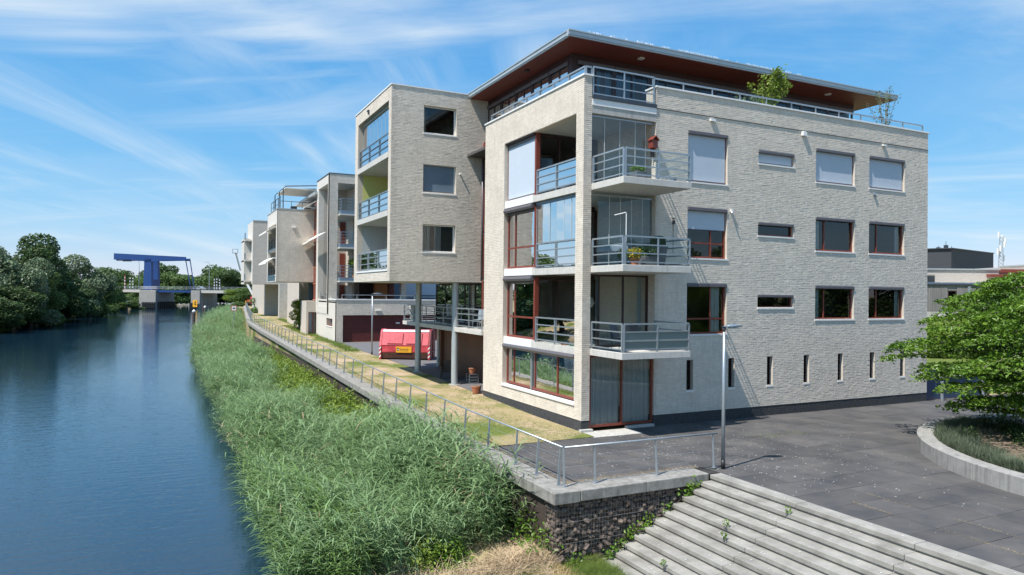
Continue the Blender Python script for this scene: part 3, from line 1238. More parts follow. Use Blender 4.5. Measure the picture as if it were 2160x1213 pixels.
def railing(parent, p0, p1, z0, z1, nposts, rails, mat_='steel', glass=None, inset=0.0, post_w=0.045, top_w=0.055, name='railing', ends=True, gz0=None):
    """straight railing from p0 to p1 (x,y): posts, top rail and rails are sub-parts of the railing"""
    a, b = Vector((*p0, 0)), Vector((*p1, 0))
    d = (b - a)
    mb = MB()
    mb.bar((*p0, z1 - top_w / 2), (*p1, z1 - top_w / 2), 0.05, top_w)
    r = mb.build(name, M[mat_], parent)
    for i in range(nposts):
        t = i / (nposts - 1)
        p = a + d * t
        MB().box(p.x - post_w / 2, p.x + post_w / 2, p.y - post_w / 2, p.y + post_w / 2, z0, z1 - top_w).build('post', M[mat_], r)
    for z in rails:
        MB().bar((*p0, z), (*p1, z), 0.03, 0.04).build('rail', M[mat_], r)
    if glass:
        n = d.normalized()
        s = Vector((-n.y, n.x, 0)) * 0.028
        if s.x + s.y < 0:
            s = -s
        g0 = z0 + .08 if gz0 is None else gz0
        for i in range(nposts - 1):
            q0 = a + d * (i / (nposts - 1)) + n * .035 + s
            q1 = a + d * ((i + 1) / (nposts - 1)) - n * .035 + s
            MB().quad((q0.x, q0.y, g0), (q1.x, q1.y, g0), (q1.x, q1.y, z1 - .08), (q0.x, q0.y, z1 - .08)).build('glass_panel', M[glass], r, fix=False)
    return r


# ------------------------------------------------------------------ main apartment building
AB = thing('apartment_building', 'pale brick corner apartment building with balconies, overhanging red soffit roof and cantilevered block', 'building', (8, 4, 0))
W_, WL, ZC, ZP = 19.51, 3.22, 12.90, 0.40
fy, rx = Plane('y', 0.0), Plane('x', 0.0)
cols = {'A': (4.78, 6.81), 'B': (8.49, 10.53), 'C': (11.86, 14.33), 'D': (15.31, 17.78)}
holes = []
for k in range(3):
    zt = 5.45 + 3 * k
    holes.append((*cols['A'], zt - 2.0, zt))
    holes.append((*cols['B'], zt - 0.96, zt - 0.42))
    holes.append((*cols['C'], zt - 1.47, zt))
    holes.append((*cols['D'], zt - 1.47, zt))
slits = [4.79, 6.93, 9.05, 11.19, 13.31, 15.42, 17.54]
for x in slits:
    holes.append((x, x + 0.33, 1.25, 2.44))
fw_ = wall(AB, 'facade_wall', fy, WL, W_, ZP, ZC, holes, 0.34, M['mortar'], 'brick_white')
rh = [(0.53, 6.65, 0.90, 11.63)]
rw = wall(AB, 'river_wall', rx, 0.0, 8.75, ZP, ZC, rh, 0.30, M['mortar'], 'brick_white')
# corner column: its plaza-side and inner faces
cw = wall(AB, 'corner_column', fy, 0.0, 0.33, ZP, ZC, [], 0.02, M['mortar'], 'brick_white')
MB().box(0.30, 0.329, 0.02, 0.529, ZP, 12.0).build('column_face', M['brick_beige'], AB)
# reveal faces of the river opening and the return wall of the bay
wall(AB, 'return_wall', Plane('x', WL), 0.0, 4.2, ZP, 11.97, [], 0.15, M['mortar'], 'brick_white')
wall(AB, 'return_wall', Plane('x', WL), 0.0, 0.62, 11.97, ZC, [], 0.15, M['mortar'], 'brick_white')
# east gable and back (never lit towards the camera, close the volume)
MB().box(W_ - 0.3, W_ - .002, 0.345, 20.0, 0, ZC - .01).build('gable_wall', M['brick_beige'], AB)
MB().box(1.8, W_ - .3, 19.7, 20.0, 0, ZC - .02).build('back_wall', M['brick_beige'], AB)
# plinth
pm = MB()
pm.box(WL, W_ - .004, 0.012, 0.33, -0.05, ZP)
pm.box(0.0, 0.33, 0.012, 0.50, -0.05, ZP)
pm.box(0.012, 0.30, 0.50, 8.74, -0.05, ZP)
pm.each('plinth', M['plinth_brick'], AB)
tag(link('plinth_brickwork', brick_mesh(Plane('y', 0.012), WL, W_, 0.0, ZP - .004, [], (0.003, 0.006)), M['plinth_brick'], AB), kind='stuff')
tag(link('plinth_brickwork', brick_mesh(Plane('x', 0.012), 0.0, 8.74, 0.0, ZP - .004, [], (0.003, 0.006)), M['plinth_brick'], AB), kind='stuff')
tag(link('plinth_brickwork', brick_mesh(Plane('y', 0.012), 0.0, .33, 0.0, ZP - .004, [], (0.003, 0.006)), M['plinth_brick'], AB), kind='stuff')
MB().box(-0.10, 0.42, -0.14, 0.02, -0.02, 0.10).build('foundation_edge', M['concrete'], AB, bevel=.015)
MB().box(1.95, 3.2, -0.10, 0.10, -0.02, 0.09).build('foundation_edge', M['concrete'], AB, bevel=.015)
# copings
MB().box(WL - .04, W_ + .05, -0.05, 0.40, ZC, ZC + .07).build('coping', M['coping'], AB, bevel=.008)
MB().box(-0.05, 0.38, -0.05, 0.58, ZC, ZC + .07).build('coping', M['coping'], AB, bevel=.008)
MB().box(-0.05, 0.35, 0.582, 8.80, ZC, ZC + .07).build('coping', M['coping'], AB, bevel=.008)
MB().box(WL - .04, WL + .22, 0.402, 0.66, ZC, ZC + .068).build('coping', M['coping'], AB, bevel=.008)
MB().box(W_ - .36, W_ + .05, 0.402, 19.9, ZC, ZC + .069).build('coping', M['coping'], AB, bevel=.008)
MB().box(WL, W_ - .01, -0.030, 0.0, 12.10, 12.118).build('string_course', M['plinth_brick'], AB)
# windows of the plaza facade
for k in range(3):
    zt = 5.45 + 3 * k
    a, b = cols['A']
    window(AB, fy, a, b, zt - 2.0, zt, 0.11, vbars=(0.63,), hbars=(0.30,), blind=(0, 0.40, 1.0)[k], roller=0.14, glass='glass', curtain=((0.67, 0.92),) if k == 0 else None)
    a, b = cols['B']
    window(AB, fy, a, b, zt - .96, zt - .42, 0.11, blind=(0, 0, 1.0)[k], roller=0.11, glass='glass', fw=.06)
    for c in 'CD':
        a, b = cols[c]
        window(AB, fy, a, b, zt - 1.47, zt, 0.11, vbars=(0.27,), blind=(0, 0, 1.0)[k], roller=0.13, glass='glass',
               curtain=None if k == 2 else ((0.03, 0.22),) if c == 'C' else ((0.04, 0.10), (0.88, 0.97)))
for x in slits:
    window(AB, fy, x, x + .33, 1.25, 2.44, 0.16, frame='frame_dark', fw=.035, glass='glass_dark', sill_out=.02)
# wall outlets and small fittings
for x, z, w, h, d in ((5.85, 11.98, .26, .10, .10), (10.95, 12.0, .22, .20, .13), (16.15, 12.02, .22, .08, .10)):
    MB().prism([(0, z - h / 2), (-d, z - h / 2 - .02), (-d, z + h * .2), (0, z + h / 2)], 'x', x, x + w).build('overflow_spout', M['white_paint'], AB)
MB().box(6.93, 7.05, -.11, -.02, 8.38, 8.46).tube((6.97, -.06, 8.40), (6.92, -.17, 8.30), .03, .035).build('camera_bracket', M['white_paint'], AB)
MB().tube((15.6, -.02, 9.70), (15.6, -.09, 9.70), .06, n=12).tube((15.72, -.02, 9.62), (15.72, -.07, 9.62), .045, n=12).each('vent_cap', M['steel'], AB)
MB().box(4.02, 4.12, -.07, -.015, 7.72, 7.86).box(4.02, 4.12, -.07, -.015, 7.92, 7.95).build('wall_lamp', M['black'], AB)
MB().tube((4.07, -.02, 7.7), (4.07, -.02, 6.6), .008, n=5).build('cable', M['steel_dark'], AB)

# floors of the building and rooms behind the glass
fm = MB()
for z in (0.0, 3.0, 6.0, 9.0, 12.0):
    fm.box(3.40, W_ - .31, 0.345, 19.69, z - .27, z - .02 if z else .10)
    fm.box(0.31, 3.38, 4.35, 8.70, z - .27, z - .02 if z else .10)
    fm.box(1.85, 3.38, 8.71, 19.69, z - .27, z - .02 if z else .10)
fm.each('floor_slab', M['room_floor'], AB)
rm = MB()
for z in (0.0, 3.0, 6.0, 9.0):
    z0_, z1_ = z + .105, z + 2.70
    rm.box(3.45, W_ - .4, 4.6, 4.7, z0_, z1_)
    rm.box(0.4, 3.3, 8.2, 8.3, z0_, z1_)
    for x in (7.6, 11.2, 14.8):
        rm.box(x, x + .1, 0.36, 4.58, z0_, z1_)
    rm.box(3.30, 3.36, 4.35, 8.1, z0_, z1_)
rm.each('inner_wall', M['room'], AB)

# loggia bay: slabs, balconies
for k in range(3):
    z = 3.0 + 3 * k
    bal = MB().box(0.335, 3.285, -2.0, 0.0, z - .235, z).build('balcony', M['concrete_slab'], AB, bevel=.012)
    MB().box(0.335, WL - .002, 0.0, 4.25, z - .236, z - .001).build('deck', M['concrete_slab'], bal)
    MB().box(0.03, 0.333, 0.535, 3.98, z - .26, z + .002).build('slab_edge', M['concrete_slab'], bal)
    MB().box(0.03, 0.333, 3.98, 6.645, z - .26, z + .06).build('panel', M['sill_white'], bal)
    zr = z + 1.0
    g2 = 'glass_frost' if k == 0 else 'glass_clear'
    railing(bal, (0.39, -0.03), (0.39, -1.93), z, zr, 2, (z + .70, z + .40, z + .10), glass='glass_clear', post_w=.06)
    railing(bal, (0.45, -1.955), (3.24, -1.955), z, zr, 3, (z + .70, z + .40, z + .10), glass='glass_clear' if k else None, post_w=.05)
    railing(bal, (3.235, -1.93), (3.235, -0.03), z, zr, 2, (z + .70, z + .40, z + .10), post_w=.05)
    if k == 0:
        for xa, xb in ((0.49, 1.81), (1.88, 3.20)):
            MB().box(xa, xb, -1.93, -1.918, z + .10, z + .70).build('glass_panel', M['glass_frost'], bal)
    railing(bal, (0.09, 0.58), (0.09, 3.72), z, zr + .04, 3, (z + .72, z + .42, z + .12), glass='glass_clear')
# ceiling of the top loggia
MB().box(0.05, WL - .002, 0.03, 4.25, 11.66, 11.72).build('loggia_ceiling', M['ceiling'], AB)
MB().box(0.335, WL - .003, -.01, 0.28, 11.58, 11.86).build('bay_lintel', M['concrete'], AB)
MB().box(0.335, WL - .003, -.03, 0.02, 11.862, 12.10).build('bay_fascia', M['sill_white'], AB)
MB().box(0.335, WL - .003, -.06, 0.30, 12.102, 12.24).build('bay_gutter', M['steel_dark'], AB)
# loggia glass walls facing the plaza at the back of the bay, and the windows on the river side
by = Plane('y', 4.02)
for k in range(3):
    z = 3.0 + 3 * k
    window(AB, by, 0.34, WL - .02, z + .005, z + 2.60, 0.0, vbars=(0.34, 0.67), glass='glass_dark', sill=False, fw=.08, frame='frame_dark')
    rp = Plane('x', 0.20)
    window(AB, rp, 4.05, 6.64, z + .07, z + 2.56, 0.0, vbars=(0.72,), hbars=(0.36,), glass='glass', sill=False,
           fw=.085, blind=(0, 0, 1)[k], roller=.15, blind_mat='blind', curtain=((0.86, 0.95),) if k < 2 else None)
    MB().box(0.14, 0.335, 3.93, 4.05, z + .06, z + 2.66).build('corner_post', M['frame_red'], AB, bevel=.01)
    if k < 2:
        s = MB()
        s.prism([(0.19, z + 2.56), (-.02, z + 2.50), (-.06, z + 2.60), (-.02, z + 2.70), (0.19, z + 2.72)], 'y', 4.0, 6.63)
        s.build('awning_box', M['roller_box'], AB, bevel=.015)
MB().box(0.05, 0.33, 4.0, 6.64, 11.56, 11.655).build('panel', M['frame_dark'], AB)
# folding frameless glazing on floors 2 and 3
for k in (1, 2):
    z = 3.0 + 3 * k
    top = z + 2.55 if k == 2 else z + 2.66
    fg = MB().box(0.34, 3.2, 0.12, 0.18, z + .0, z + .05).build('folding_glazing', M['steel'], AB)
    MB().box(0.34, 3.2, 0.12, 0.18, top - .06, top).build('top_track', M['steel'], fg)
    xs = [0.35, 0.98, 1.66, 2.36, 2.84] if k == 2 else [0.72, 1.22, 1.72, 2.22, 2.72, 3.18]
    for a, b in zip(xs, xs[1:]):
        e = random.uniform(-.012, .012)
        MB().quad((a + .008, .15 + e, z + .06), (b - .008, .15 - e, z + .06), (b - .008, .15 - e, top - .07), (a + .008, .15 + e, top - .07)).build('pane', M['glass_fold'], fg, fix=False)
        MB().box(b - .008, b + .008, .142, .158, z + .055, top - .065).build('pane_edge', M['lamp_glass'], fg)
z = 6.0
fg = MB().box(0.16, 0.22, 0.55, 3.92, z + .0, z + .05).build('folding_glazing', M['steel_blue'], AB)
MB().box(0.16, 0.22, 0.55, 3.92, z + 2.60, z + 2.72).build('top_track', M['steel_blue'], fg)
for i in range(6):
    a, b = 0.58 + i * .555, 0.58 + (i + 1) * .555
    e = random.uniform(-.012, .012)
    MB().quad((.19 + e, a + .008, z + .06), (.19 - e, b - .008, z + .06), (.19 - e, b - .008, z + 2.59), (.19 + e, a + .008, z + 2.59)).build('pane', M['glass_fold'], fg, fix=False)
    MB().box(.184, .196, b - .007, b + .007, z + .055, z + 2.595).build('pane_edge', M['lamp_glass'], fg)
# floor 1: dark framed sliding doors on the bay
window(AB, Plane('y', 0.40), 0.34, WL - .01, 3.005, 5.72, 0.0, vbars=(0.22, 0.60,), glass='glass_dark', sill=False, fw=.075, frame='frame_dark', curtain=((0.20, 0.25), (0.86, 0.93)))
# ground floor: curtained garden doors and the river window
window(AB, Plane('y', 0.06), 0.34, WL - .01, 0.12, 2.76, 0.0, vbars=(0.505,), glass='glass', sill=False, fw=.09, curtain=((0.03, 0.49), (0.52, 0.97)))
window(AB, Plane('x', 0.20), 0.54, 6.63, 1.02, 2.66, 0.0, vbars=(0.26, 0.565, 0.885), glass='glass', sill=False, fw=.085, curtain=((0.50, 0.53), (0.93, 0.97)))
s = MB().prism([(0.19, 2.60), (0.0, 2.56), (-.06, 2.66), (-.02, 2.76), (0.19, 2.78)], 'y', 0.56, 6.63).build('awning_box', M['roller_box'], AB, bevel=.015)
MB().box(-.055, .2, 0.48, 6.70, 0.885, 0.985).build('window_sill', M['sill_white'], AB, bevel=.012)
MB().box(0.16, 0.215, 4.18, 4.28, 1.03, 2.6).build('guide_rail', M['steel'], AB)
MB().box(.3, 3.3, 4.25, 4.33, .12, 2.73).each('inner_wall', M['room'], AB)
MB().box(.35, 3.2, .5, 4.2, .03, .10).build('room_floor', M['room_floor'], AB)

# roof terrace level: deck and rails on the parapets
MB().box(0.36, W_ - .32, 0.36, 19.6, 11.98, 12.10).build('roof_deck', M['paving'], AB)
tr = railing(AB, (0.10, 0.12), (0.10, 8.3), ZC + .07, 13.30, 8, (), glass='glass_clear', name='parapet_rail', gz0=ZC + .12)
tr = railing(AB, (0.13, 0.10), (0.37, 0.10), ZC + .07, 13.30, 2, (), glass='glass_clear', name='parapet_rail', gz0=ZC + .12)
tr = railing(AB, (0.39, 0.02), (3.12, 0.02), 12.2, 13.30, 3, (12.95, 12.62, 12.30), glass='glass_clear', name='parapet_rail')
tr = railing(AB, (3.14, 0.10), (19.25, 0.10), ZC + .07, 13.30, 12, (), glass='glass_clear', name='parapet_rail', gz0=ZC + .12)
# penthouse
PH = 14.98
px0, px1, py0, py1 = 1.50, 18.6, 3.40, 11.9
ph_y, ph_x = Plane('y', py0), Plane('x', px0)
MB().box(px1 - .2, px1, py0 + .3, py1, 12.1, PH).box(px0 + .3, px1 - .3, py1 - .2, py1, 12.1, PH).each('penthouse_wall', M['frame_dark'], AB)
MB().box(px0 + .4, px1 - .25, 7.0, 7.1, 12.1, PH).each('inner_wall', M['room'], AB)
MB().box(px0, px0 + .25, py0, py0 + .25, 12.1, PH).build('penthouse_post', M['frame_dark'], AB)
n = 9
w = (px1 - px0 - .3) / n
for i in range(n):
    a = px0 + .27 + i * w
    window(AB, ph_y, a, a + w - .02, 12.12, 14.72, 0.02, frame='frame_dark', vbars=(0.5,), glass='glass', sill=False, fw=.09, roller=.16)
MB().box(px0 + .27, px1, py0 + .02, py0 + .2, 14.725, PH).build('penthouse_beam', M['frame_dark'], AB)
cm = MB()
for a, b in ((1.8, 3.1), (3.3, 4.9), (5.3, 6.2)):
    k = int((b - a) / .09)
    for i in range(k):
        x0_, x1_ = a + (b - a) * i / k, a + (b - a) * (i + 1) / k
        y0_, y1_ = py0 + .25 + .04 * math.sin(i * 1.9), py0 + .25 + .04 * math.sin((i + 1) * 1.9)
        cm.quad((x0_, y0_, 12.15), (x1_, y1_, 12.15), (x1_, y1_, 14.6), (x0_, y0_, 14.6))
cm.build('curtain', M['curtain_blue'], AB, fix=False)
for i in range(5):
    a = py0 + .3 + i * 1.66
    window(AB, ph_x, a, a + 1.62, 12.12, 14.72, 0.02, frame='frame_dark', vbars=(0.5,), glass='glass', sill=False, fw=.09, roller=.16)
MB().box(px0 + .02, px0 + .2, py0 + .28, py1, 14.725, PH).build('penthouse_beam', M['frame_dark'], AB)
# roof
rx0, rx1, ry0, ry1 = 0.43, 19.75, 1.82, 11.86
rf = MB().box(rx0 + .12, rx1 - .12, ry0 + .12, ry1, 15.02, 15.20).build('roof', M['steel_dark'], AB)
MB().box(rx0 + .05, rx1 - .05, ry0 + .05, ry1, 14.985, 15.018).build('soffit', M['soffit_red'], rf)
fa = MB()
prof = [(0, 15.0), (0, 15.05), (-.03, 15.06), (-.03, 15.20), (-.06, 15.21), (-.06, 15.255), (.16, 15.255), (.16, 15.205), (.12, 15.2), (.12, 15.0)]
fa.prism([(ry0 + p, z) for p, z in prof], 'x', rx0 - .06, rx1 + .06)
fa.build('fascia', M['zinc'], rf)
MB().prism([(rx0 + p, z) for p, z in prof], 'y', ry0 + .17, ry1).build('fascia', M['zinc'], rf)
MB().prism([(rx1 - p, z) for p, z in prof], 'y', ry0 + .17, ry1).build('fascia', M['zinc'], rf)
sp = MB()
x = rx0 + .9
while x < 13.0:
    for a in (-.05, .0, .05):
        sp.tube((x, ry0 + .05, 15.25), (x + a, ry0 + .05 + random.uniform(-.06, .06), 15.25 + random.uniform(.09, .14)), .0035, n=3)
    x += .07 if random.random() < .93 else .5
tag(sp.build('bird_spikes', M['lamp_glass'], rf), kind='stuff')
for x in (4.3, 12.8, 15.6):
    MB().box(x, x + .22, 2.5, 2.72, 14.93, 14.984).build('soffit_lamp', M['white_paint'] if x != 12.8 else M['black'], rf)
MB().box(0.8, 1.0, 6.2, 6.4, 14.93, 14.984).build('soffit_lamp', M['black'], rf)

# recess between the river face and the block: tall red stair window
MB().box(1.55, 1.8, 8.75, 11.9, 5.5, 12.9).build('stair_wall', M['frame_dark'], AB)
for k in range(4):
    z = 3.4 + 2.4 * k
    MB().box(1.40, 1.54, 8.9, 9.05, z, z + 2.2).build('stair_frame', M['frame_red'], AB)
    MB().box(1.26, 1.40, 11.70, 11.88, z, z + 2.2).build('stair_frame', M['frame_red'], AB)
MB().tube((1.12, 11.6, 5.6), (1.12, 11.6, 11.9), .06, n=10).build('down_pipe', M['roller_box'], AB, smooth=True)

# ---- cantilevered block
bx0, bx1, by0, by1, bz0, bz1 = -3.66, 1.6, 11.9, 19.15, 5.53, 15.17
bp, brx = Plane('y', by0), Plane('x', bx0)
bh = [(-2.0, -.24, 7.01 + d, 8.41 + d) for d in (0, 2.98, 5.97)]
wall(AB, 'block_wall', bp, bx0, bx1, bz0, bz1, bh, 0.3, M['mortar'], 'brick_white')
lh = [(12.36, 18.52, 6.12, 14.50)]
wall(AB, 'block_wall', brx, by0, by1, bz0, bz1, lh, 0.3, M['mortar'], 'brick_white')
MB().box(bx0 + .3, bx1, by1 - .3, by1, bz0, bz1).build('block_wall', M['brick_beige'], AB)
MB().box(bx0 + .01, 4.0, by0 + .01, by1 - .01, bz0 - .02, bz0 + .25).build('block_floor', M['ceiling'], AB)
MB().box(bx0 + .3, 4.0, by0 + .3, by1 - .3, 14.75, 14.95).build('block_roof', M['ceiling'], AB)
MB().box(bx0 - .04, 4.0, by0 - .04, by0 + .34, bz1, bz1 + .06).build('coping', M['coping'], AB)
MB().box(bx0 - .04, bx0 + .34, by0 + .342, by1 + .04, bz1, bz1 + .06).build('coping', M['coping'], AB)
for (a, b, c, d), bl, cu in zip(bh, (0, 0.98, 0), (((0.0, .28), (.42, .62)), None, None)):
    window(AB, bp, a, b, c, d, 0.17, frame='white_paint', glass='glass_dark', fw=.07, curtain=cu, sill_out=.03, blind=bl, blind_mat='wall_blue')
for z in (8.77, 11.68):
    MB().box(bx0 - .02, bx0 + 1.9, 12.37, 18.51, z, z + .28).build('balcony_slab', M['concrete_slab'], AB)
MB().box(bx0 + .3, bx0 + 1.9, 12.37, 18.51, 6.0, 6.12).build('balcony_slab', M['concrete_slab'], AB)
MB().box(bx0 - .04, bx0 + .3, 12.30, 18.58, 6.03, 6.121).build('window_sill', M['sill_white'], AB)
MB().box(bx0 + 1.9, bx0 + 2.0, 12.2, 18.8, 6.0, 14.74).build('loggia_back', M['glass_dark'], AB)
MB().box(bx0 + 4.0, bx0 + 4.1, 12.2, 18.8, 5.8, 14.74).each('inner_wall', M['room'], AB)
for z0_, z1_, m_ in ((6.12, 8.765, 'wall_grey'), (9.055, 11.675, 'wall_green'), (11.965, 14.74, 'brick_beige')):
    MB().box(bx0 + .31, bx0 + 1.9, 18.50, 18.56, z0_, z1_).build('loggia_side', M[m_], AB)
    MB().box(bx0 + .31, bx0 + 1.9, 12.30, 12.36, z0_, z1_).build('loggia_side', M[m_], AB)
for k, z in enumerate((6.12, 9.05, 11.96)):
    railing(AB, (bx0 + .10, 12.40), (bx0 + .10, 18.48), z, z + 1.03, 4, (z + .70, z + .38, z + .08), mat_=('steel', 'steel_blue', 'steel_blue')[k], glass='glass_clear', name='balcony_rail')
fg = MB().box(bx0 + .22, bx0 + .28, 12.38, 18.3, 11.97, 12.02).build('folding_glazing', M['zinc'], AB)
MB().box(bx0 + .22, bx0 + .28, 12.38, 18.3, 14.38, 14.48).build('top_track', M['zinc'], fg)
for i in range(8):
    a, b = 12.4 + i * .72, 12.4 + (i + 1) * .72
    MB().quad((bx0 + .25, a + .01, 12.03), (bx0 + .25, b - .01, 12.03), (bx0 + .25, b - .01, 14.37), (bx0 + .25, a + .01, 14.37)).build('pane', M['glass_fold'], fg, fix=False)
    MB().box(bx0 + .244, bx0 + .256, b - .01, b + .01, 12.025, 14.375).build('pane_edge', M['lamp_glass'], fg)
MB().box(bx0 - .10, bx0 - .02, 16.05, 16.13, 14.62, 14.86).box(bx0 - .10, bx0 - .02, 16.13, 16.33, 14.80, 14.86).build('wall_bracket', M['steel_dark'], AB)
MB().tube((-0.02, by0, 11.05), (-0.02, by0 - .16, 11.05), .045, n=10).build('overflow_spout', M['white_paint'], AB)
# columns under the block
for x, y in ((-0.02, 12.35), (-0.12, 17.95)):
    MB().tube((x, y, gz(y) - .1), (x, y, bz0), .175, n=24).build('column', M['steel_blue'] if False else M['zinc'], AB, smooth=False)
    MB().tube((x, y, gz(y) - .05), (x, y, gz(y) + .025), .30, n=20).build('column_base', M['concrete'], AB)
# first-floor terrace under the block
tb = MB().box(-0.12, 2.4, 8.76, 21.0, 2.98, 3.20).build('terrace', M['concrete_slab'], AB, bevel=.01)
railing(tb, (-0.06, 8.82), (-0.06, 12.0), 3.2, 4.22, 3, (3.92, 3.62, 3.32))
railing(tb, (-0.06, 12.6), (-0.06, 20.9), 3.2, 4.22, 7, (3.92, 3.62, 3.32))
railing(tb, (0.0, 20.94), (2.3, 20.94), 3.2, 4.22, 3, (3.92, 3.62, 3.32))
window(AB, Plane('x', 1.55), 9.4, 19.6, 3.21, 5.5, 0.0, vbars=(.12, .26, .40, .54, .68, .84), frame='frame_dark', glass='glass_dark', sill=False, fw=.09)
MB().box(1.2, 1.54, 8.8, 9.3, 3.21, 5.5).build('terrace_panel', M['frame_red'], AB)
MB().box(4.0, 4.1, 8.8, 19.6, 3.2, 5.5).each('inner_wall', M['room'], AB)
bw = MB().box(1.62, 1.75, 8.76, 18.25, 0.05, 2.97).build('timber_wall', M['black'], AB)
y = 8.77
while y < 18.2:
    MB().box(1.585, 1.62, y + .004, min(18.25, y + .236), 0.1, 2.96).build('plank', M['wood_brown'], bw)
    y += .24
MB().box(1.4, 1.75, 18.25, 18.4, 0.1, 2.97).build('wall_end', M['wood_brown'], AB)
MB().box(0.9, 1.02, 9.0, 9.45, .15, 1.35).build('timber_screen', M['wood_orange'], AB)
MB().box(2.2, 12, 9.0, 18.2, 0.2, 2.9).build('store_wall', M['wood_brown'], AB)

# ------------------------------------------------------------------ second building along the quay
B2 = thing('apartment_building', 'second pale brick apartment building with dark red garage door and open corner tower', 'building', (3, 45, gz(45)))
GX, GY = -0.58, 37.9
gg = gz(GY)
gp = Plane('y', GY)
wall(B2, 'garage_wall', gp, GX, 18.0, gg - .05, 4.25, [(-0.02, 13.5, gg - .05, 2.98)], 0.35, M['brick_beige'])
tag(link('brickwork', brick_mesh(gp, GX, 13.5, 2.98, 4.25, [], (.004, .011)), M['brick_white'], B2), kind='stuff')
tag(link('brickwork', brick_mesh(gp, GX, -0.02, gg, 2.98, [], (.004, .011)), M['brick_white'], B2), kind='stuff')
gd = MB().box(-.02, 13.5, GY + .30, GY + .34, gg, 2.98).build('garage_door', M['black'], B2)
ns = 15
for i in range(ns):
    h = (2.97 - gg) / ns
    MB().box(-.015, 13.49, GY + .24, GY + .295, gg + i * h + .006, gg + (i + 1) * h - .006).build('slat', M['garage_red'], gd)
MB().box(4.55, 5.6, GY + .225, GY + .245, gg + .9, 2.9).build('wicket_door', M['garage_red'], gd)
MB().box(4.65, 5.0, GY + .20, GY + .224, 2.22, 2.33).build('door_plate', M['white_paint'], gd)
MB().box(2.75, 3.25, GY - .14, GY - .0, 3.33, 3.43).build('outlet', M['white_paint'], B2)
MB().box(GX - .05, 18, GY - .06, GY + .4, 4.25, 4.34).build('coping', M['coping'], B2)
MB().box(GX, 18, GY + .36, 45.5, 4.0, 4.12).build('roof_deck', M['paving'], B2)
railing(B2, (GX + .5, GY + .2), (6.3, GY + .2), 4.34, 4.72, 6, (), name='parapet_rail')
# white ground floor wall on the river side
gw = Plane('x', GX)
wall(B2, 'white_wall', gw, GY + .002, 46.5, gg - .1, 4.25, [(39.4, 41.9, 1.95, 2.62)], 0.3, M['render_white'])
window(B2, gw, 39.4, 41.9, 1.95, 2.62, 0.1, vbars=(.33, .66), frame='frame_red', fw=.06)
MB().box(GX - .05, GX + .3, GY + .4, 41, 4.252, 4.338).build('coping', M['coping'], B2)
# tower
TX, TY0, TY1 = -0.62, 41.0, 46.7
wall(B2, 'tower_wall', Plane('y', TY0), TX, 6.5, 3.0, 15.36, [(0.12, 6.0, 4.35, 14.57)], 0.5, M['brick_beige'])
tag(link('brickwork', brick_mesh(Plane('y', TY0), TX, 0.12, 3.0, 15.36, [], (.004, .011)), M['brick_white'], B2), kind='stuff')
tag(link('brickwork', brick_mesh(Plane('y', TY0), 0.12, 6.5, 14.57, 15.36, [], (.004, .011)), M['brick_white'], B2), kind='stuff')
wall(B2, 'tower_wall', Plane('x', TX), TY0, TY1, 3.0, 15.36, [(41.68, 45.85, 3.65, 14.55)], 0.5, M['render_white'])
MB().box(TX + .02, 6.4, TY0 + .02, TY1, 2.9, 3.1).build('tower_floor', M['render_white'], B2)
MB().box(TX - .04, 6.6, TY0 - .04, TY0 + .5, 15.36, 15.43).build('coping', M['steel_dark'], B2)
MB().box(TX - .04, TX + .5, TY0 + .502, TY1, 15.36, 15.43).build('coping', M['steel_dark'], B2)
MB().box(TX + .5, 6.5, TY0 + .5, TY1, 14.6, 14.75).build('tower_ceiling', M['ceiling'], B2)
MB().box(TX + .5, 2.0, 45.85, 46.2, 3.1, 14.6).build('tower_wall', M['brick_beige'], B2)
MB().box(2.0, 2.2, 43.2, 46.2, 4.12, 14.6).build('tower_wall', M['brick_beige'], B2)
MB().box(2.2, 9.0, 44.6, 44.8, 4.12, 14.6).build('tower_wall', M['brick_beige'], B2)
MB().box(1.4, 1.9, 45.80, 45.84, 6.3, 8.6).box(1.4, 1.9, 45.80, 45.84, 9.3, 11.6).box(1.4, 1.9, 45.8, 45.84, 3.7, 5.6).each('tower_window', M['frame_red'], B2)
MB().box(3.0, 4.6, 44.55, 44.62, 4.13, 6.2).build('terrace_door', M['frame_dark'], B2)
for z in (12.08, 9.16, 6.22):
    s = MB().box(0.16, 6.3, 40.05, 44.6, z - .30, z).build('balcony', M['steel_blue'], B2)
    MB().box(0.14, 6.3, 40.03, 44.6, z - .42, z - .302).build('soffit', M['ceiling'], s)
    railing(s, (0.22, 40.10), (6.3, 40.10), z, z + 1.05, 5, (z + .78, z + .5, z + .22), mat_='steel_blue', glass='glass_clear')
    railing(s, (0.22, 40.14), (0.22, 43.0), z, z + 1.05, 3, (z + .78, z + .5, z + .22), mat_='steel_blue')
railing(B2, (TX + .25, 41.7), (TX + .25, 45.8), 3.65, 4.9, 3, (4.6, 4.25, 3.9), name='window_rail')
# first-floor wall above the garages: blue panel with screened window
up = Plane('y', 44.3)
MB().box(6.3, 12.5, 44.32, 44.6, 4.12, 6.0).build('blue_panel', M['wall_blue'], B2)
window(B2, up, 6.9, 11.6, 4.55, 5.95, -.02, frame='steel_blue', vbars=(.45,), blind=.95, fw=.09, sill=True, glass='glass_dark')
MB().box(5.75, 6.28, 44.2, 44.6, 4.12, 6.6).build('red_panel', M['frame_red'], B2)
MB().box(4.6, 16.5, 44.61, 45.0, 6.0, 12.5).build('rear_wall', M['brick_beige'], B2)
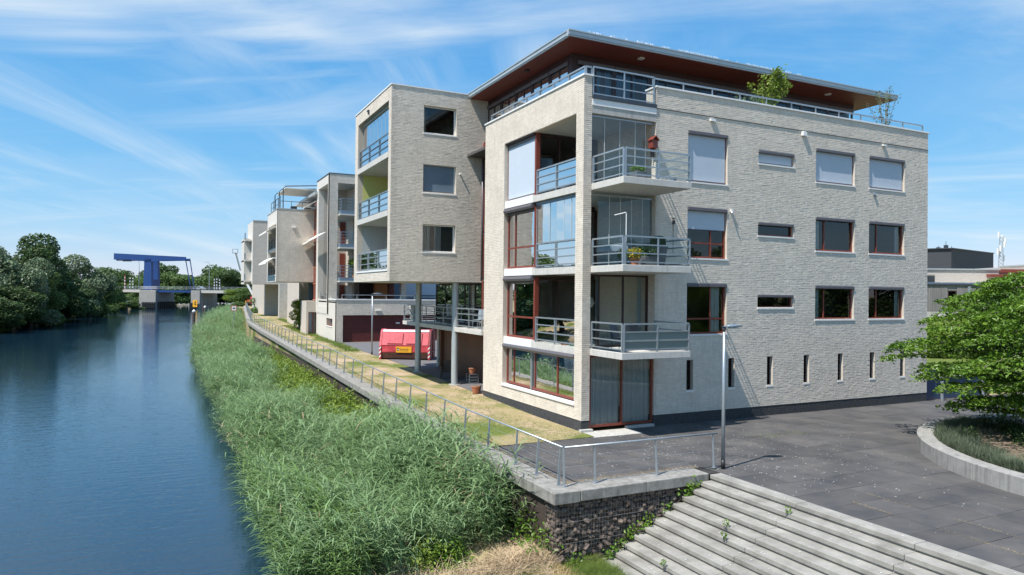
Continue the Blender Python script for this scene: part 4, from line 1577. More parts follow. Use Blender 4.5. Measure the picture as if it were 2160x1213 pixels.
# red stair strip and roof edge between tower and block
MB().box(-.5, -.3, TY1, 48.6, 3.0, 13.6).build('stair_window', M['frame_red'], B2)
for k in range(6):
    MB().box(-.56, -.505, TY1 + .02, 48.58, 4.1 + k * 1.55, 4.2 + k * 1.55).build('stair_sill', M['terracotta'], B2)
MB().box(-.9, 12, 46.3, 58, 14.15, 14.4).build('roof', M['zinc'], B2)
MB().box(0.6, 11, 49.2, 57, 12.5, 14.1).build('penthouse_wall', M['frame_dark'], B2)
# block of building two
cx0, cx1, cy0, cy1, cz0, cz1 = -3.92, -0.5, 48.6, 55.9, 5.87, 12.82
wall(B2, 'block_wall', Plane('y', cy0), cx0, cx1, cz0, cz1, [], .3, M['brick_beige'])
tag(link('brickwork', brick_mesh(Plane('y', cy0), cx0, cx1, cz0, cz1, [], (.004, .011)), M['brick_white'], B2), kind='stuff')
wall(B2, 'block_wall', Plane('x', cx0), cy0, cy1, cz0, cz1, [(49.55, 55.25, 6.53, 11.5)], .3, M['render_white'])
MB().box(cx0 + .31, 8, cy1 - .3, cy1, cz0, cz1).box(-.5, -.3, cy0 + .31, cy1 - .302, cz0, cz1).each('block_wall', M['brick_beige'], B2)
MB().box(cx0 + .02, 8, cy0 + .02, cy1 - .02, cz0 - .02, cz0 + .2).box(cx0 + .3, 8, cy0 + .3, cy1 - .3, 12.3, 12.5).each('block_floor', M['ceiling'], B2)
MB().box(cx0 - .04, cx1, cy0 - .04, cy0 + .3, cz1, cz1 + .07).box(cx0 - .04, cx0 + .3, cy0 + .302, cy1, cz1, cz1 + .07).each('coping', M['zinc'], B2)
MB().box(cx0 + .05, cx0 + 1.9, 49.56, 55.24, 8.9, 9.15).build('balcony_slab', M['concrete_slab'], B2)
MB().box(cx0 + 1.7, cx0 + 1.8, 49.56, 55.24, 6.1, 12.3).build('loggia_back', M['brick_beige'], B2)
MB().box(cx0 + .31, cx0 + 1.7, 55.1, 55.2, 6.1, 12.3).build('loggia_side', M['brick_beige'], B2)
MB().box(cx0 - .05, cx0 + .31, 49.5, 55.3, 6.44, 6.531).build('window_sill', M['sill_white'], B2)
railing(B2, (cx0 + .12, 49.6), (cx0 + .12, 55.2), 9.15, 10.2, 4, (9.9, 9.6, 9.3), mat_='steel_dark', name='balcony_rail')
railing(B2, (cx0 + .12, 49.6), (cx0 + .12, 55.2), 6.53, 7.5, 4, (7.2, 6.9), mat_='steel_dark', name='balcony_rail')
MB().box(-2.6, -2.25, cy0 - .16, cy0 - .0, 11.05, 11.2).build('outlet', M['white_paint'], B2)
for z in (11.2, 8.2):   # white folding arm awnings over the block's balconies
    MB().prism([(cx0 + .1, z + .05), (cx0 - .2, z), (cx0 - .9, z - .48), (cx0 - .93, z - .62), (cx0 - .86, z - .5), (cx0 - .2, z - .1), (cx0 + .1, z - .08)], 'y', 49.6, 55.2).build('awning', M['canvas'], B2)
for z, y0_, y1_ in ((10.1, 46.8, 48.5), (10.3, 42.0, 45.6), (13.6, 46.8, 48.5)):   # awnings facing the river on tower and strip
    xa = TX - .05
    aw = MB().prism([(xa, z), (xa - 1.0, z - .62), (xa - 1.0, z - .68), (xa, z - .07)], 'y', y0_, y1_).build('awning', M['canvas'], B2)
    MB().bar((xa, y0_ + .2, z - .7), (xa - .95, y0_ + .2, z - .66), .04, .04).bar((xa, y1_ - .2, z - .7), (xa - .95, y1_ - .2, z - .66), .04, .04).build('awning_arm', M['white_paint'], aw)
# roof terrace railing and pergola with canvas
rt = 12.89
railing(B2, (cx0 + .3, cy0 + .3), (-.6, cy0 + .3), rt, rt + .75, 4, (), mat_='steel_dark', name='roof_rail')
railing(B2, (cx0 + .3, cy0 + .35), (cx0 + .3, cy1 - .4), rt, rt + 1.2, 5, (rt + .6,), mat_='steel_dark', name='roof_rail')
pg = MB()
for y in (cy0 + .8, 52.0, cy1 - .8):
    pg.path([(cx0 + .6, y, rt), (cx0 + .6, y, rt + 2.0), (cx0 + .8, y, rt + 2.25), (0.3, y, rt + 2.55)], .05, 6)
pg.build('pergola', M['steel_dark'], B2)
MB().box(cx0 + .8, 0.2, cy0 + .9, cy1 - .9, rt + 2.06, rt + 2.12).build('pergola_canvas', M['canvas'], B2)
for x in (-2.6, -1.3):
    MB().box(x, x + .55, cy0 + .55, cy0 + 1.0, rt, rt + .32).build('roof_planter', M['black'], B2)
# below the block: glazed loggia, blue wall, grey porch
MB().box(-.2, 5.8, 52.8, 53.0, 1.0, 5.86).each('ground_wall', M['wall_blue'], B2)
MB().box(-.6, 5.8, 50.4, 52.79, 3.0, 3.18).build('loggia_floor', M['zinc'], B2)
window(B2, Plane('y', 50.5), -.3, 3.6, 3.2, 5.85, 0, vbars=(.5, .75), frame='steel_dark', glass='glass', sill=False)
railing(B2, (-.55, 50.45), (3.5, 50.45), 3.2, 4.2, 4, (3.9, 3.6), mat_='steel_dark', name='loggia_rail')
MB().box(-.3, 6, 50.5, 52.7, .9, 2.98).each('ground_wall', M['wall_blue'], B2)
pw = Plane('y', 46.55)
MB().box(-1.5, -.59, 46.6, 49.6, 3.0, 4.05).build('porch_beam', M['brick_beige'], B2)
MB().box(-1.5, -1.3, 46.6, 49.6, .7, 2.995).build('porch_wall', M['brick_beige'], B2)
window(B2, Plane('y', 46.75), -1.28, -.1, .8, 2.99, 0, vbars=(.33, .66), frame='frame_red', glass='glass', sill=False)
MB().box(-.4, -.2, 46.5, 48.6, .7, 3.0).each('ground_wall', M['frame_red'], B2)
MB().box(-0.3, 9, 57.0, 66.0, .9, 9.5).build('rear_block', M['brick_beige'], B2)
MB().box(-0.5, -.31, 56.8, 57.4, .9, 5.9).each('ground_wall', M['render_white'], B2)

# ------------------------------------------------------------------ third building
B3 = thing('apartment_building', 'farthest pale brick apartment block standing on the quay beyond the second building', 'building', (2, 90, gz(90)))
dx0, dy0, dz0, dz1 = -2.25, 85.2, 5.92, 14.95
wall(B3, 'block_wall', Plane('y', dy0), dx0, 6, dz0, dz1, [(.2, 1.3, 7.2, 9.2), (.2, 1.3, 10.2, 12.2), (.2, 1.3, 13.0, 14.2)], .3, M['brick_beige'])
for z in (7.2, 10.2, 13.0):
    window(B3, Plane('y', dy0), .2, 1.3, z, min(z + 2, 14.2), .1, frame='frame_dark', glass='glass_dark')
MB().box(dx0, dx0 + .3, dy0 + .31, 92.5, dz0, dz1).box(dx0 + .302, 6, 92.2, 92.5, dz0, dz1).each('block_wall', M['render_white'], B3)
MB().box(dx0 + .3, 6, dy0 + .3, 92.2, dz0, dz0 + .3).box(dx0 + .3, 6, dy0 + .3, 92.2, 14.6, 14.8).each('block_floor', M['ceiling'], B3)
MB().box(dx0 - .05, 6, dy0 - .05, dy0 + .3, dz1, dz1 + .12).build('coping', M['zinc'], B3)
MB().box(dx0 + 2.6, 6, 92, 110, gz(80), 13.5).build('rear_block', M['brick_beige'], B3)
MB().box(dx0 - .9, dx0 - .02, 86.5, 92, 6.2, 6.4).box(dx0 - .9, dx0 - .02, 86.5, 92, 9.2, 9.4).box(dx0 - .9, dx0 - .02, 86.5, 92, 12.1, 12.3).each('balcony', M['concrete_slab'], B3)
MB().box(dx0 - .9, dx0 - .02, 88, 92, 5.9, 12.6).build('side_wing', M['render_white'], B3)
for z in (6.4, 9.4, 12.3):
    railing(B3, (dx0 - .85, 86.6), (dx0 - .85, 88), z, z + 1.0, 3, (z + .7, z + .4), mat_='steel_blue', name='balcony_rail')
MB().box(1.7, 6, 74, 85, 1.2, 5.9).each('ground_wall', M['render_white'], B3)
MB().box(1.0, 1.68, 71.0, 72.6, 1.2, 4.2).box(1.69, 6, 70.6, 72, 1.2, 5.9).each('ground_wall', M['brick_beige'], B3)
MB().box(1.5, 1.69, 74, 76.5, 1.2, 5.6).build('ground_door', M['wall_blue'], B3)
MB().box(.6, 1.69, 79, 80, 1.25, 5.9).build('ground_pier', M['concrete'], B3)

# ------------------------------------------------------------------ right-hand background
H1 = thing('timber_house', 'house clad in grey vertical timber boards behind the near tree', 'house', (58, 22, 0.2))
wp0, wp1 = Vector((57.5, 26.9, 0)), Vector((69.0, 21.2, 0))
wd = (wp1 - wp0).normalized()
wn = Vector((wd.y, -wd.x, 0))


def obox(mb, p, d, nrm, u0, u1, o0, o1, z0, z1):
    """box along direction d from p; o = outward along nrm"""
    vs = []
    for z in (z0, z1):
        for u, o in ((u0, o0), (u1, o0), (u1, o1), (u0, o1)):
            q = p + d * u + nrm * o
            vs.append((q.x, q.y, z))
    return mb.add(vs, [(3, 2, 1, 0), (4, 5, 6, 7), (0, 1, 5, 4), (1, 2, 6, 5), (2, 3, 7, 6), (3, 0, 4, 7)])


core = obox(MB(), wp0, wd, wn, 0, 12, -7, -.04, 0, 6.3).build('house_core', M['wood_grey'], H1)
u = 0.0
while u < 12:
    if not 4.0 < u + .1 < 4.95:
        obox(MB(), wp0, wd, wn, u + .01, u + .19, -.04, random.uniform(0, .02), 3.55, 6.3).build('board', M['wood_grey'], core)
    u += .2
obox(MB(), wp0, wd, wn, 0, 12, -7.1, .12, 6.3, 6.46).build('roof_edge', M['steel_dark'], H1)
obox(MB(), wp0, wd, wn, 0, 12, -6, .02, 2.9, 3.5).build('base_band', M['concrete'], H1)
w1 = obox(MB(), wp0, wd, wn, 4.0, 4.95, -.10, .02, 3.5, 5.75).build('window', M['frame_dark'], H1)
obox(MB(), wp0, wd, wn, 4.12, 4.83, .021, .025, 3.6, 5.65).build('pane', M['glass_dark'], w1)
obox(MB(), wp0, wd, wn, 6.1, 6.3, .03, .2, 3.5, 6.2).build('down_pipe', M['steel'], H1)
fl = MB()
q = wp0 + wd * .75 + wn * .25
fl.tube((q.x, q.y, 3.9), (q.x, q.y, 9.2), .16, n=12).tube((q.x, q.y, 3.9), (q.x + .4, q.y - .2, 3.6), .16, n=12)
fl.build('flue_pipe', M['steel_dark'], H1)
for k in range(3):
    u = 1.6 + 2.6 * k
    obox(MB(), wp0, wd, wn, u, u + 2.0, -2.2, -.6, 6.47, 6.62).build('solar_panel', M['wall_blue'], H1)

H2 = thing('terrace_house', 'pale brick villa with red canopy and planted roof terrace behind timber house', 'house', (74, 28, 0.2))
vp0, vp1 = Vector((68.0, 33.2, 0)), Vector((84.0, 25.0, 0))
vd = (vp1 - vp0).normalized()
vn = Vector((vd.y, -vd.x, 0))
obox(MB(), vp0, vd, vn, 0, 9.8, -8, 0, 0, 8.35).build('villa_wall', M['brick_beige'], H2)
obox(MB(), vp0, vd, vn, 0, 9.9, -8, .15, 8.35, 8.5).build('roof_edge', M['zinc'], H2)
obox(MB(), vp0, vd, vn, .2, 2.1, -.1, .05, 5.9, 7.7).build('window', M['glass_dark'], H2)
obox(MB(), vp0, vd, vn, 9.9, 15.2, -8, -.6, 0, 8.7).build('villa_wall', M['brick_beige'], H2)
obox(MB(), vp0, vd, vn, 9.9, 15.2, -.58, -.5, 6.1, 7.5).build('window', M['glass_dark'], H2)
for k in range(4):
    obox(MB(), vp0, vd, vn, 10.0 + k * 1.3, 10.15 + k * 1.3, -.5, -.4, 6.1, 7.5).build('window_post', M['frame_dark'], H2)
obox(MB(), vp0, vd, vn, 8.3, 15.2, -.6, .9, 7.55, 7.85).build('canopy', M['frame_red'], H2)
obox(MB(), vp0, vd, vn, 9.8, 15.2, -2, -.3, 8.1, 8.5).build('canopy', M['frame_red'], H2)
obox(MB(), vp0, vd, vn, 15.2, 24, -8, .6, 0, 9.1).build('villa_wall', M['brick_beige'], H2)
obox(MB(), vp0, vd, vn, 15.1, 24, -8, .7, 9.1, 9.25).build('roof_edge', M['zinc'], H2)
obox(MB(), vp0, vd, vn, 15.4, 16.9, -3, -2, 9.25, 10.1).build('roof_unit', M['white_paint'], H2)
obox(MB(), vp0, vd, vn, 2.0, 15, .0, 2.0, 5.2, 6.0).build('terrace_parapet', M['render_white'], H2)
for k in range(4):
    u = 3.1 + 1.65 * k
    b = obox(MB(), vp0, vd, vn, u, u + 1.5, 1.0, 1.6, 6.0, 6.55).build('terrace_planter', M['white_paint'], H2)

H3 = thing('grey_block', 'windowless dark grey box shaped building on the skyline right of the apartments', 'building', (108, 55, 0.2))
c0 = Vector((101.3, 49.8, 0))
e1, e2 = Vector((119.5, 53.6, 0)), Vector((96.5, 60.5, 0))
mb = MB()
q = e1 + e2 - c0
mb.prism([(c0.x, c0.y), (e1.x, e1.y), (q.x, q.y), (e2.x, e2.y)], 'z', 0.0, 12.95)
mb.build('box_wall', M['dark_cladding'], H3)
MB().prism([(c0.x - .2, c0.y - .3), (e1.x + .3, e1.y), (q.x, q.y + .3), (e2.x - .3, e2.y)], 'z', 12.95, 13.1).build('roof_edge', M['steel_dark'], H3)
for t, h in ((.25, .7), (.42, 1.6), (.55, .9), (.7, .6)):
    p = c0 + (e1 - c0) * t + (e2 - c0) * .3
    MB().box(p.x - .25, p.x + .25, p.y - .25, p.y + .25, 13.1, 13.1 + h * .6).tube((p.x, p.y, 13.1), (p.x, p.y, 13.1 + h), .05, n=5).build('roof_vent', M['steel_dark'], H3)

AN = thing('antenna_mast', 'slender steel lattice telecom mast with white antennas on the skyline', 'mast', tuple(at_depth(2113, 560, 200)[:2]) + (0.2,))
a0 = at_depth(2113, 560, 200)
mb = MB()
hh = 22.5
for k in range(3):
    a = 2 * math.pi * k / 3
    mb.tube((a0.x + 1.2 * math.cos(a), a0.y + 1.2 * math.sin(a), 0), (a0.x + .5 * math.cos(a), a0.y + .5 * math.sin(a), hh), .09, n=5)
for i in range(22):
    z0_, z1_ = hh * i / 22, hh * (i + 1) / 22
    for k in range(3):
        a, b = 2 * math.pi * k / 3, 2 * math.pi * (k + 1) / 3
        r0_, r1_ = 1.2 - .7 * i / 22, 1.2 - .7 * (i + 1) / 22
        mb.tube((a0.x + r0_ * math.cos(a), a0.y + r0_ * math.sin(a), z0_), (a0.x + r1_ * math.cos(b), a0.y + r1_ * math.sin(b), z1_), .05, n=4)
mb.build('lattice', M['steel'], AN)
for k in range(8):
    a, z = k * 1.1, 15.5 + k * .95
    MB().box(a0.x + .9 * math.cos(a) - .17, a0.x + .9 * math.cos(a) + .17, a0.y + .9 * math.sin(a) - .17, a0.y + .9 * math.sin(a) + .17, z, z + 1.7).build('antenna', M['white_paint'], AN)

# blue ramp wall and bollards beside the building's far corner
BW = thing('ramp_wall', 'low dark blue wall of the parking ramp beside the far building corner', 'wall', (21, 0.3, 0))
MB().box(19.56, 24.6, 0.30, 0.46, -.05, 1.0).build('wall_panel', M['blue_gate'], BW)
MB().box(19.56, 24.7, 0.26, 0.50, 1.0, 1.06).build('cap', M['concrete'], BW)
for x, y, lab in ((20.3, -.25, 'stainless steel bollard right beside the building corner'), (23.4, -.35, 'stainless steel bollard at the outer end of the blue ramp wall')):
    b = MB().tube((x, y, -.02), (x, y, .93), .07, n=14).build('bollard', M['steel'], None)
    tag(b, lab, 'bollard', 'bollards by the ramp')
# grass bank beyond the ramp
V = [(20, 0.5, 1.0), (70, 3, .4), (70, 26, 1.0), (52, 26, 1.2), (20, 12, 1.4), (26, 4, 1.2)]
me = bpy.data.meshes.new('grass_bank')
me.from_pydata([(19.55, .47, .95), (60, .47, .3), (75, 24, .6), (19.55, 24, .9), (32, 6, 1.1), (45, 12, 1.3)], [], [(0, 1, 4), (1, 2, 5), (1, 5, 4), (2, 3, 5), (3, 4, 5), (3, 0, 4)])
tag(link('grass_bank', me, M['lawn_green']), kind='structure')

# ------------------------------------------------------------------ bridge over the river
WZ = WATER
BR = thing('drawbridge', 'blue steel drawbridge with balance beam on concrete piers across the river', 'bridge', (-17, 262, WZ))
# deck line runs across the view: from the left abutment over both piers to the right bank
dA, dB = at_depth(215, 609, 262), at_depth(545, 611, 246)
DZ = 4.9
bd = Vector((dB.x - dA.x, dB.y - dA.y, 0)).normalized()
bn = Vector((bd.y, -bd.x, 0))          # towards the camera
b0 = Vector((dA.x, dA.y, 0))


def bu(px, o=0.0):
    """distance along the deck of the point seen at photo column px"""
    d = ray(px, 609)
    # intersect the horizontal line b0 + u*bd with the vertical plane of the ray
    M2 = Matrix(((bd.x, -d.x), (bd.y, -d.y)))
    s = M2.inverted() @ Vector((CAM.x - b0.x - bn.x * o, CAM.y - b0.y - bn.y * o))
    return s[0]


def bb(mb, u0, u1, o0, o1, z0, z1):
    return obox(mb, b0, bd, bn, u0, u1, o0, o1, z0, z1)


uL, uR = -12, bu(560) + 12
u1a, u1b, u2a, u2b = bu(296), bu(331), bu(405), bu(424)
for a, b, nm in ((uL, u1a, 'deck'), (u2b, uR, 'deck')):
    bb(MB(), a, b, -8, 0, DZ - 1.0, DZ).build(nm, M['concrete'], BR)
bb(MB(), u1b, u2a, -7.6, -.3, DZ - .9, DZ - .1).build('lifting_deck', M['bridge_blue'], BR)
for a, b in ((u1a, u1b), (u2a, u2b)):
    bb(MB(), a, b, -9.0, .6, WZ - 1, DZ - .15).build('pier', M['concrete_rim'], BR, bevel=.1)
# timber fendering on the piers
for a, b in ((bu(303), u1b + .2), (u2a - .2, bu(417))):
    f = MB()
    for k in range(6):
        u = a + (b - a) * (k + .5) / 6
        bb(f, u - .22, u + .22, .6, 1.0, WZ - .3, WZ + 2.4)
    for z in (.4, 1.1, 1.8):
        bb(f, a, b, 1.0, 1.2, WZ + z, WZ + z + .35)
    f.each('fender_beam', M['black'], BR)
f = MB()
for k in range(9):
    bb(f, u1b, u1b + .6, -8.8 + k, -8.4 + k, WZ - .3, WZ + 2.6)
f.each('fender_beam', M['black'], BR)
# tower legs
for o in (-1.6, -7.0):
    t = MB()
    ua, ub = bu(305, o), bu(320.5, o)
    if o < -3:
        ua, ub = bu(321.5, o), bu(334.5, o)
    vs = []
    for z, w in ((DZ - .1, 1.12), (DZ + 11.2, .92)):
        c = (ua + ub) / 2
        hw = (ub - ua) / 2 * w
        for u, oo in ((c - hw, o - .5), (c + hw, o - .5), (c + hw, o + .5), (c - hw, o + .5)):
            q = b0 + bd * u + bn * oo
            vs.append((q.x, q.y, z))
    t.add(vs, [(3, 2, 1, 0), (4, 5, 6, 7), (0, 1, 5, 4), (1, 2, 6, 5), (2, 3, 7, 6), (3, 0, 4, 7)])
    t.build('tower_leg', M['bridge_blue'], BR)


def beam(parent, pts, o0, o1, name='balance_beam'):
    """side outline given as (photo column, height)"""
    vs = []
    for o in (o0, o1):
        for px_, z in pts:
            q = b0 + bd * bu(px_, o) + bn * o
            vs.append((q.x, q.y, z))
    n = len(pts)
    fs = [tuple(range(n)), tuple(range(2 * n - 1, n - 1, -1))] + [(i, n + i, n + (i + 1) % n, (i + 1) % n) for i in range(n)]
    return MB().add(vs, fs).build(name, M['bridge_blue'], parent)


tz = lambda y: CAM.z + (610.4 - y) * 256 / FPX
beam(BR, [(239, tz(546.5)), (239, tz(533)), (392, tz(541.5)), (392, tz(548.5)), (345, tz(548.8)), (306, tz(553)), (300, tz(549)), (276, tz(548)), (276, tz(547))], -2.1, -1.1)
beam(BR, [(244, tz(547.5)), (244, tz(535)), (392, tz(542.5)), (392, tz(548)), (345, tz(548.8))], -7.5, -6.5)
beam(BR, [(239.5, tz(545)), (239.5, tz(534)), (277, tz(536)), (277, tz(549.5)), (258, tz(549.5)), (258, tz(546.5))], -6.5, -2.1, 'counterweight')
beam(BR, [(390, tz(545)), (401, tz(545)), (401, tz(548.6)), (390, tz(548.6))], -7.5, -1.1, 'cross_beam')
for o, pa, pb in ((-1.6, 400, 410.5), (-7.0, 391, 403)):
    qa = b0 + bd * bu(pa, o) + bn * o
    qb = b0 + bd * bu(pb, o) + bn * o
    MB().tube((qa.x, qa.y, tz(547)), (qb.x, qb.y, DZ), .17, n=6).build('hanger_rod', M['bridge_blue'], BR)
# deck railings: posts and rails
for a, b in ((uL, u1a), (u1a, u1b), (u1b, u2a), (u2a, uR)):
    r = MB()
    for z in (DZ + .35, DZ + .7):
        bb(r, a, b, -.12, -.02, z, z + .09)
    rl_ = bb(MB(), a, b, -.14, 0, DZ + 1.1, DZ + 1.2).build('deck_rail', M['white_paint'] if a == u1a else M['steel'], BR)
    r.each('rail_bar', M['white_paint'] if a == u1a else M['steel'], rl_)
    k = max(2, int((b - a) / 2.2))
    pm_ = MB()
    for i in range(k + 1):
        u = a + (b - a) * i / k
        bb(pm_, u - .05, u + .05, -.12, -.02, DZ, DZ + 1.1)
    pm_.each('rail_post', M['steel'], rl_)
# water level board with a figure 4 on the right pier
q0 = bu(413.5)
lb = bb(MB(), q0 - .2, q0 + 1.6, 1.25, 1.35, WZ + .9, WZ + 3.4).build('clearance_board', M['yellow_sign'], BR)
nb = MB()
u = q0 + .35
bb(nb, u + .55, u + .75, 1.352, 1.37, WZ + 1.3, WZ + 3.0)
bb(nb, u - .1, u + .95, 1.352, 1.369, WZ + 1.75, WZ + 1.95)
p_ = [b0 + bd * (u - .1) + bn * 1.36, b0 + bd * (u + .6) + bn * 1.36]
nb.bar((p_[0].x, p_[0].y, WZ + 1.85), (p_[1].x, p_[1].y, WZ + 3.0), .02, .2)
nb.build('figure_four', M['black'], lb)
# road furniture on the bridge
for px_, lab in ((293, 'lamp post on the left span of the drawbridge'), (441, 'lamp post on the right approach of the drawbridge')):
    q = b0 + bd * bu(px_, -6.2) + bn * -6.2
    hl = tz(548) if px_ < 300 else tz(551)
    t = thing('bridge_lamp', 'tall curved ' + lab, 'street lamp', (q.x, q.y, DZ), 0, 'lamp posts on the bridge')
    MB().path([(0, 0, -.01), (0, 0, (hl - DZ) * .9), (-.25, 0, hl - DZ - .1), (-1.0, 0, hl - DZ)], [.11, .08, .06, .05], 7).build('pole', M['steel'], t, world=False)
    MB().box(-1.5, -.95, -.12, .12, hl - DZ - .06, hl - DZ + .06).build('lamp_head', M['steel'], t, world=False)
bars = [(263, 580, 'red'), (274, 582, 'yel'), (280, 582, 'yel'), (452, 584, 'yel'), (457, 583, 'yel'), (463, 585, 'yel')]
words_ = ['leftmost red and white', 'middle of the left three black and white', 'rightmost of the left three black and white', 'leftmost of the right three black and white', 'middle of the right three black and white', 'rightmost black and white']
for (px_, y, c), w_ in zip(bars, words_):
    q = b0 + bd * bu(px_, -3.5) + bn * -3.5
    h = tz(y) - DZ
    t = thing('barrier_pole', w_ + ' striped raised barrier pole on the bridge', 'barrier', (q.x, q.y, DZ), 0, 'raised barriers on the bridge')
    n = 9
    for i in range(n):
        MB().box(-.17, .17, -.1, .1, h * i / n, h * (i + 1) / n).build('stripe', M['white_paint'] if i % 2 else (M['red_paint'] if c == 'red' else M['black']), t, world=False)
q = b0 + bd * bu(421, -3) + bn * -3
car = thing('passing_car', 'small pale car crossing the drawbridge behind the railing', 'car', (q.x, q.y, DZ), math.atan2(bd.y, bd.x))
MB().prism([(-2.1, .25), (2.1, .25), (2.15, .75), (1.3, .9), (.6, 1.45), (-1.2, 1.45), (-1.9, .95), (-2.15, .8)], 'y', -.85, .85).build('car_body', M['steel'], car, world=False, bevel=.06)
MB().prism([(1.05, .93), (.52, 1.4), (-1.1, 1.4), (-1.7, .95)], 'y', -.87, .87).build('side_window', M['glass_dark'], car, world=False)
for x in (-1.3, 1.3):
    for y in (-.8, .8):
        MB().tube((x, y - .1, .32), (x, y + .1, .32), .32, n=14).build('wheel', M['tyre'], car, world=False)

# mooring piles in the river
def pile(px_, py_, top_px, cap, lab, r=.27):
    p = at_z(px_, py_, WATER)
    d = (p - CAM).dot(_F)
    zt = p.z + (py_ - top_px) * d / FPX
    t = thing('mooring_pile', lab, 'mooring pile', (p.x, p.y, WATER), 0, 'mooring piles in the river')
    MB().tube((0, 0, -2.5), (0, 0, zt - WATER - (.45 if cap else 0)), r, n=12).build('pile_shaft', M['pile'], t, world=False)
    if cap:
        MB().path([(0, 0, zt - WATER - .46), (0, 0, zt - WATER - .2), (0, 0, zt - WATER)], [r * 1.03, r * 1.03, r * .3], 12).build('pile_cap', M['white_paint'], t, world=False)


pile(408.5, 690, 653, True, 'tallest nearest mooring pile with white cap off the reed bed')
pile(432, 672, 645, True, 'second mooring pile with white cap close to the reed edge')
pile(268, 655, 634, True, 'lone mooring pile standing left of the bridge pier')
pile(428, 657, 636, False, 'bare mooring pile just right of the right bridge pier')
pile(449, 643, 629, False, 'farthest mooring pile beyond the right bridge pier', .35)

# ------------------------------------------------------------------ things on the quay
# waste skip: closed red container with two flap lids
d0, d1 = Vector((-0.55, 24.75, 0)), Vector((2.45, 23.05, 0))
sk_d = (d1 - d0).normalized()
SK = thing('waste_skip', 'closed red waste skip with two lids and yellow plate standing on the asphalt court', 'skip', (d0.x, d0.y, gz(24)), math.atan2(sk_d.y, sk_d.x))
LN = (d1 - d0).length
hb = 2.0
prof = [(0.10, 0.12), (0.0, 0.55), (0.05, 0.95), (0.42, 1.86), (0.62, 1.98), (1.5, 1.98), (1.75, 1.80), (2.05, 0.95), (2.05, .55), (1.9, 0.12)]
MB().prism(prof, 'x', 0.12, LN - .12).build('skip_body', M['red_paint'], SK, world=False, bevel=.03)
for x0_, x1_ in ((0, .14), (LN - .14, LN)):
    e = [(-.03, 0.0), (-.05, .55), (0.0, .98), (.40, 1.90), (.6, 2.03), (1.52, 2.03), (1.8, 1.84), (2.1, .97), (2.1, .5), (2.0, 0.0)]
    MB().prism(e, 'x', x0_, x1_).build('end_frame', M['red_faded'] if x0_ == 0 else M['red_dark'], SK, world=False, bevel=.015)
MB().prism([(.06, .99), (.41, 1.85), (.405, 1.875), (.03, .99)], 'x', .15, LN - .15).build('upper_panel', M['red_faded'], SK, world=False)
for x0_ in (.55, LN / 2 + .12):
    lid = MB().prism([(.085, 1.08), (.36, 1.76), (.32, 1.78), (.045, 1.10)], 'x', x0_, x0_ + 1.0).build('lid', M['red_faded'], SK, world=False, bevel=.01)
    MB().prism([(.07, 1.06), (.02, 1.08), (.03, 1.11), (.08, 1.09)], 'x', x0_ - .02, x0_ + 1.02).build('lid_edge', M['red_dark'], lid, world=False)
    MB().prism([(.09, 1.08), (.37, 1.76), (.31, 1.78), (.035, 1.10)], 'x', x0_ + 1.0, x0_ + 1.03).build('lid_edge', M['red_dark'], lid, world=False)
MB().prism([(.40, 1.84), (.60, 1.97), (.58, 2.0), (.37, 1.87)], 'x', .15, LN - .15).build('ridge', M['lamp_glass'], SK, world=False)
MB().prism([(.11, .13), (.012, .50), (.0, .5), (.08, .1)], 'x', .15, LN - .15).build('lower_panel', M['rust'], SK, world=False)
pt_ = MB().box(1.15, 2.2, -.035, -.012, .50, .90).build('name_plate', M['yellow_sign'], SK, world=False)
lg = MB()
lg.box(1.22, 1.36, -.042, -.036, .62, .80)
for k in range(9):
    lg.box(1.44 + k * .062, 1.44 + k * .062 + random.uniform(.025, .05), -.042, -.036, .68, .68 + random.choice((.05, .07, .07)))
for k in range(12):
    lg.box(1.44 + k * .046, 1.44 + k * .046 + .03, -.042, -.036, .60, .625)
lg.build('plate_lettering', M['black'], pt_, world=False)
MB().prism([(1.24, .66), (1.30, .76), (1.34, .70), (1.34, .66)], 'y', -.046, -.0425).build('plate_mark', M['white_paint'], pt_, world=False)
for x0_ in (0.005, LN - .135):
    for k in range(3):
        z = .12 + k * .28
        MB().add([(x0_, -.062, z), (x0_ + .13, -.062, z + .12), (x0_ + .13, -.062, z + .24), (x0_, -.062, z + .12)], [(0, 1, 2, 3)]).build('warning_stripe', M['white_paint'], SK, world=False)
    MB().box(x0_, x0_ + .13, -.058, -.045, .02, .93).build('warning_board', M['red_paint'], SK, world=False)
for z in (.5, 1.2):
    MB().box(LN, LN + .05, .1, 1.95, z, z + .09).build('end_rib', M['red_dark'], SK, world=False)
MB().box(LN, LN + .05, .95, 1.08, .1, 1.95).build('end_rib', M['red_dark'], SK, world=False)

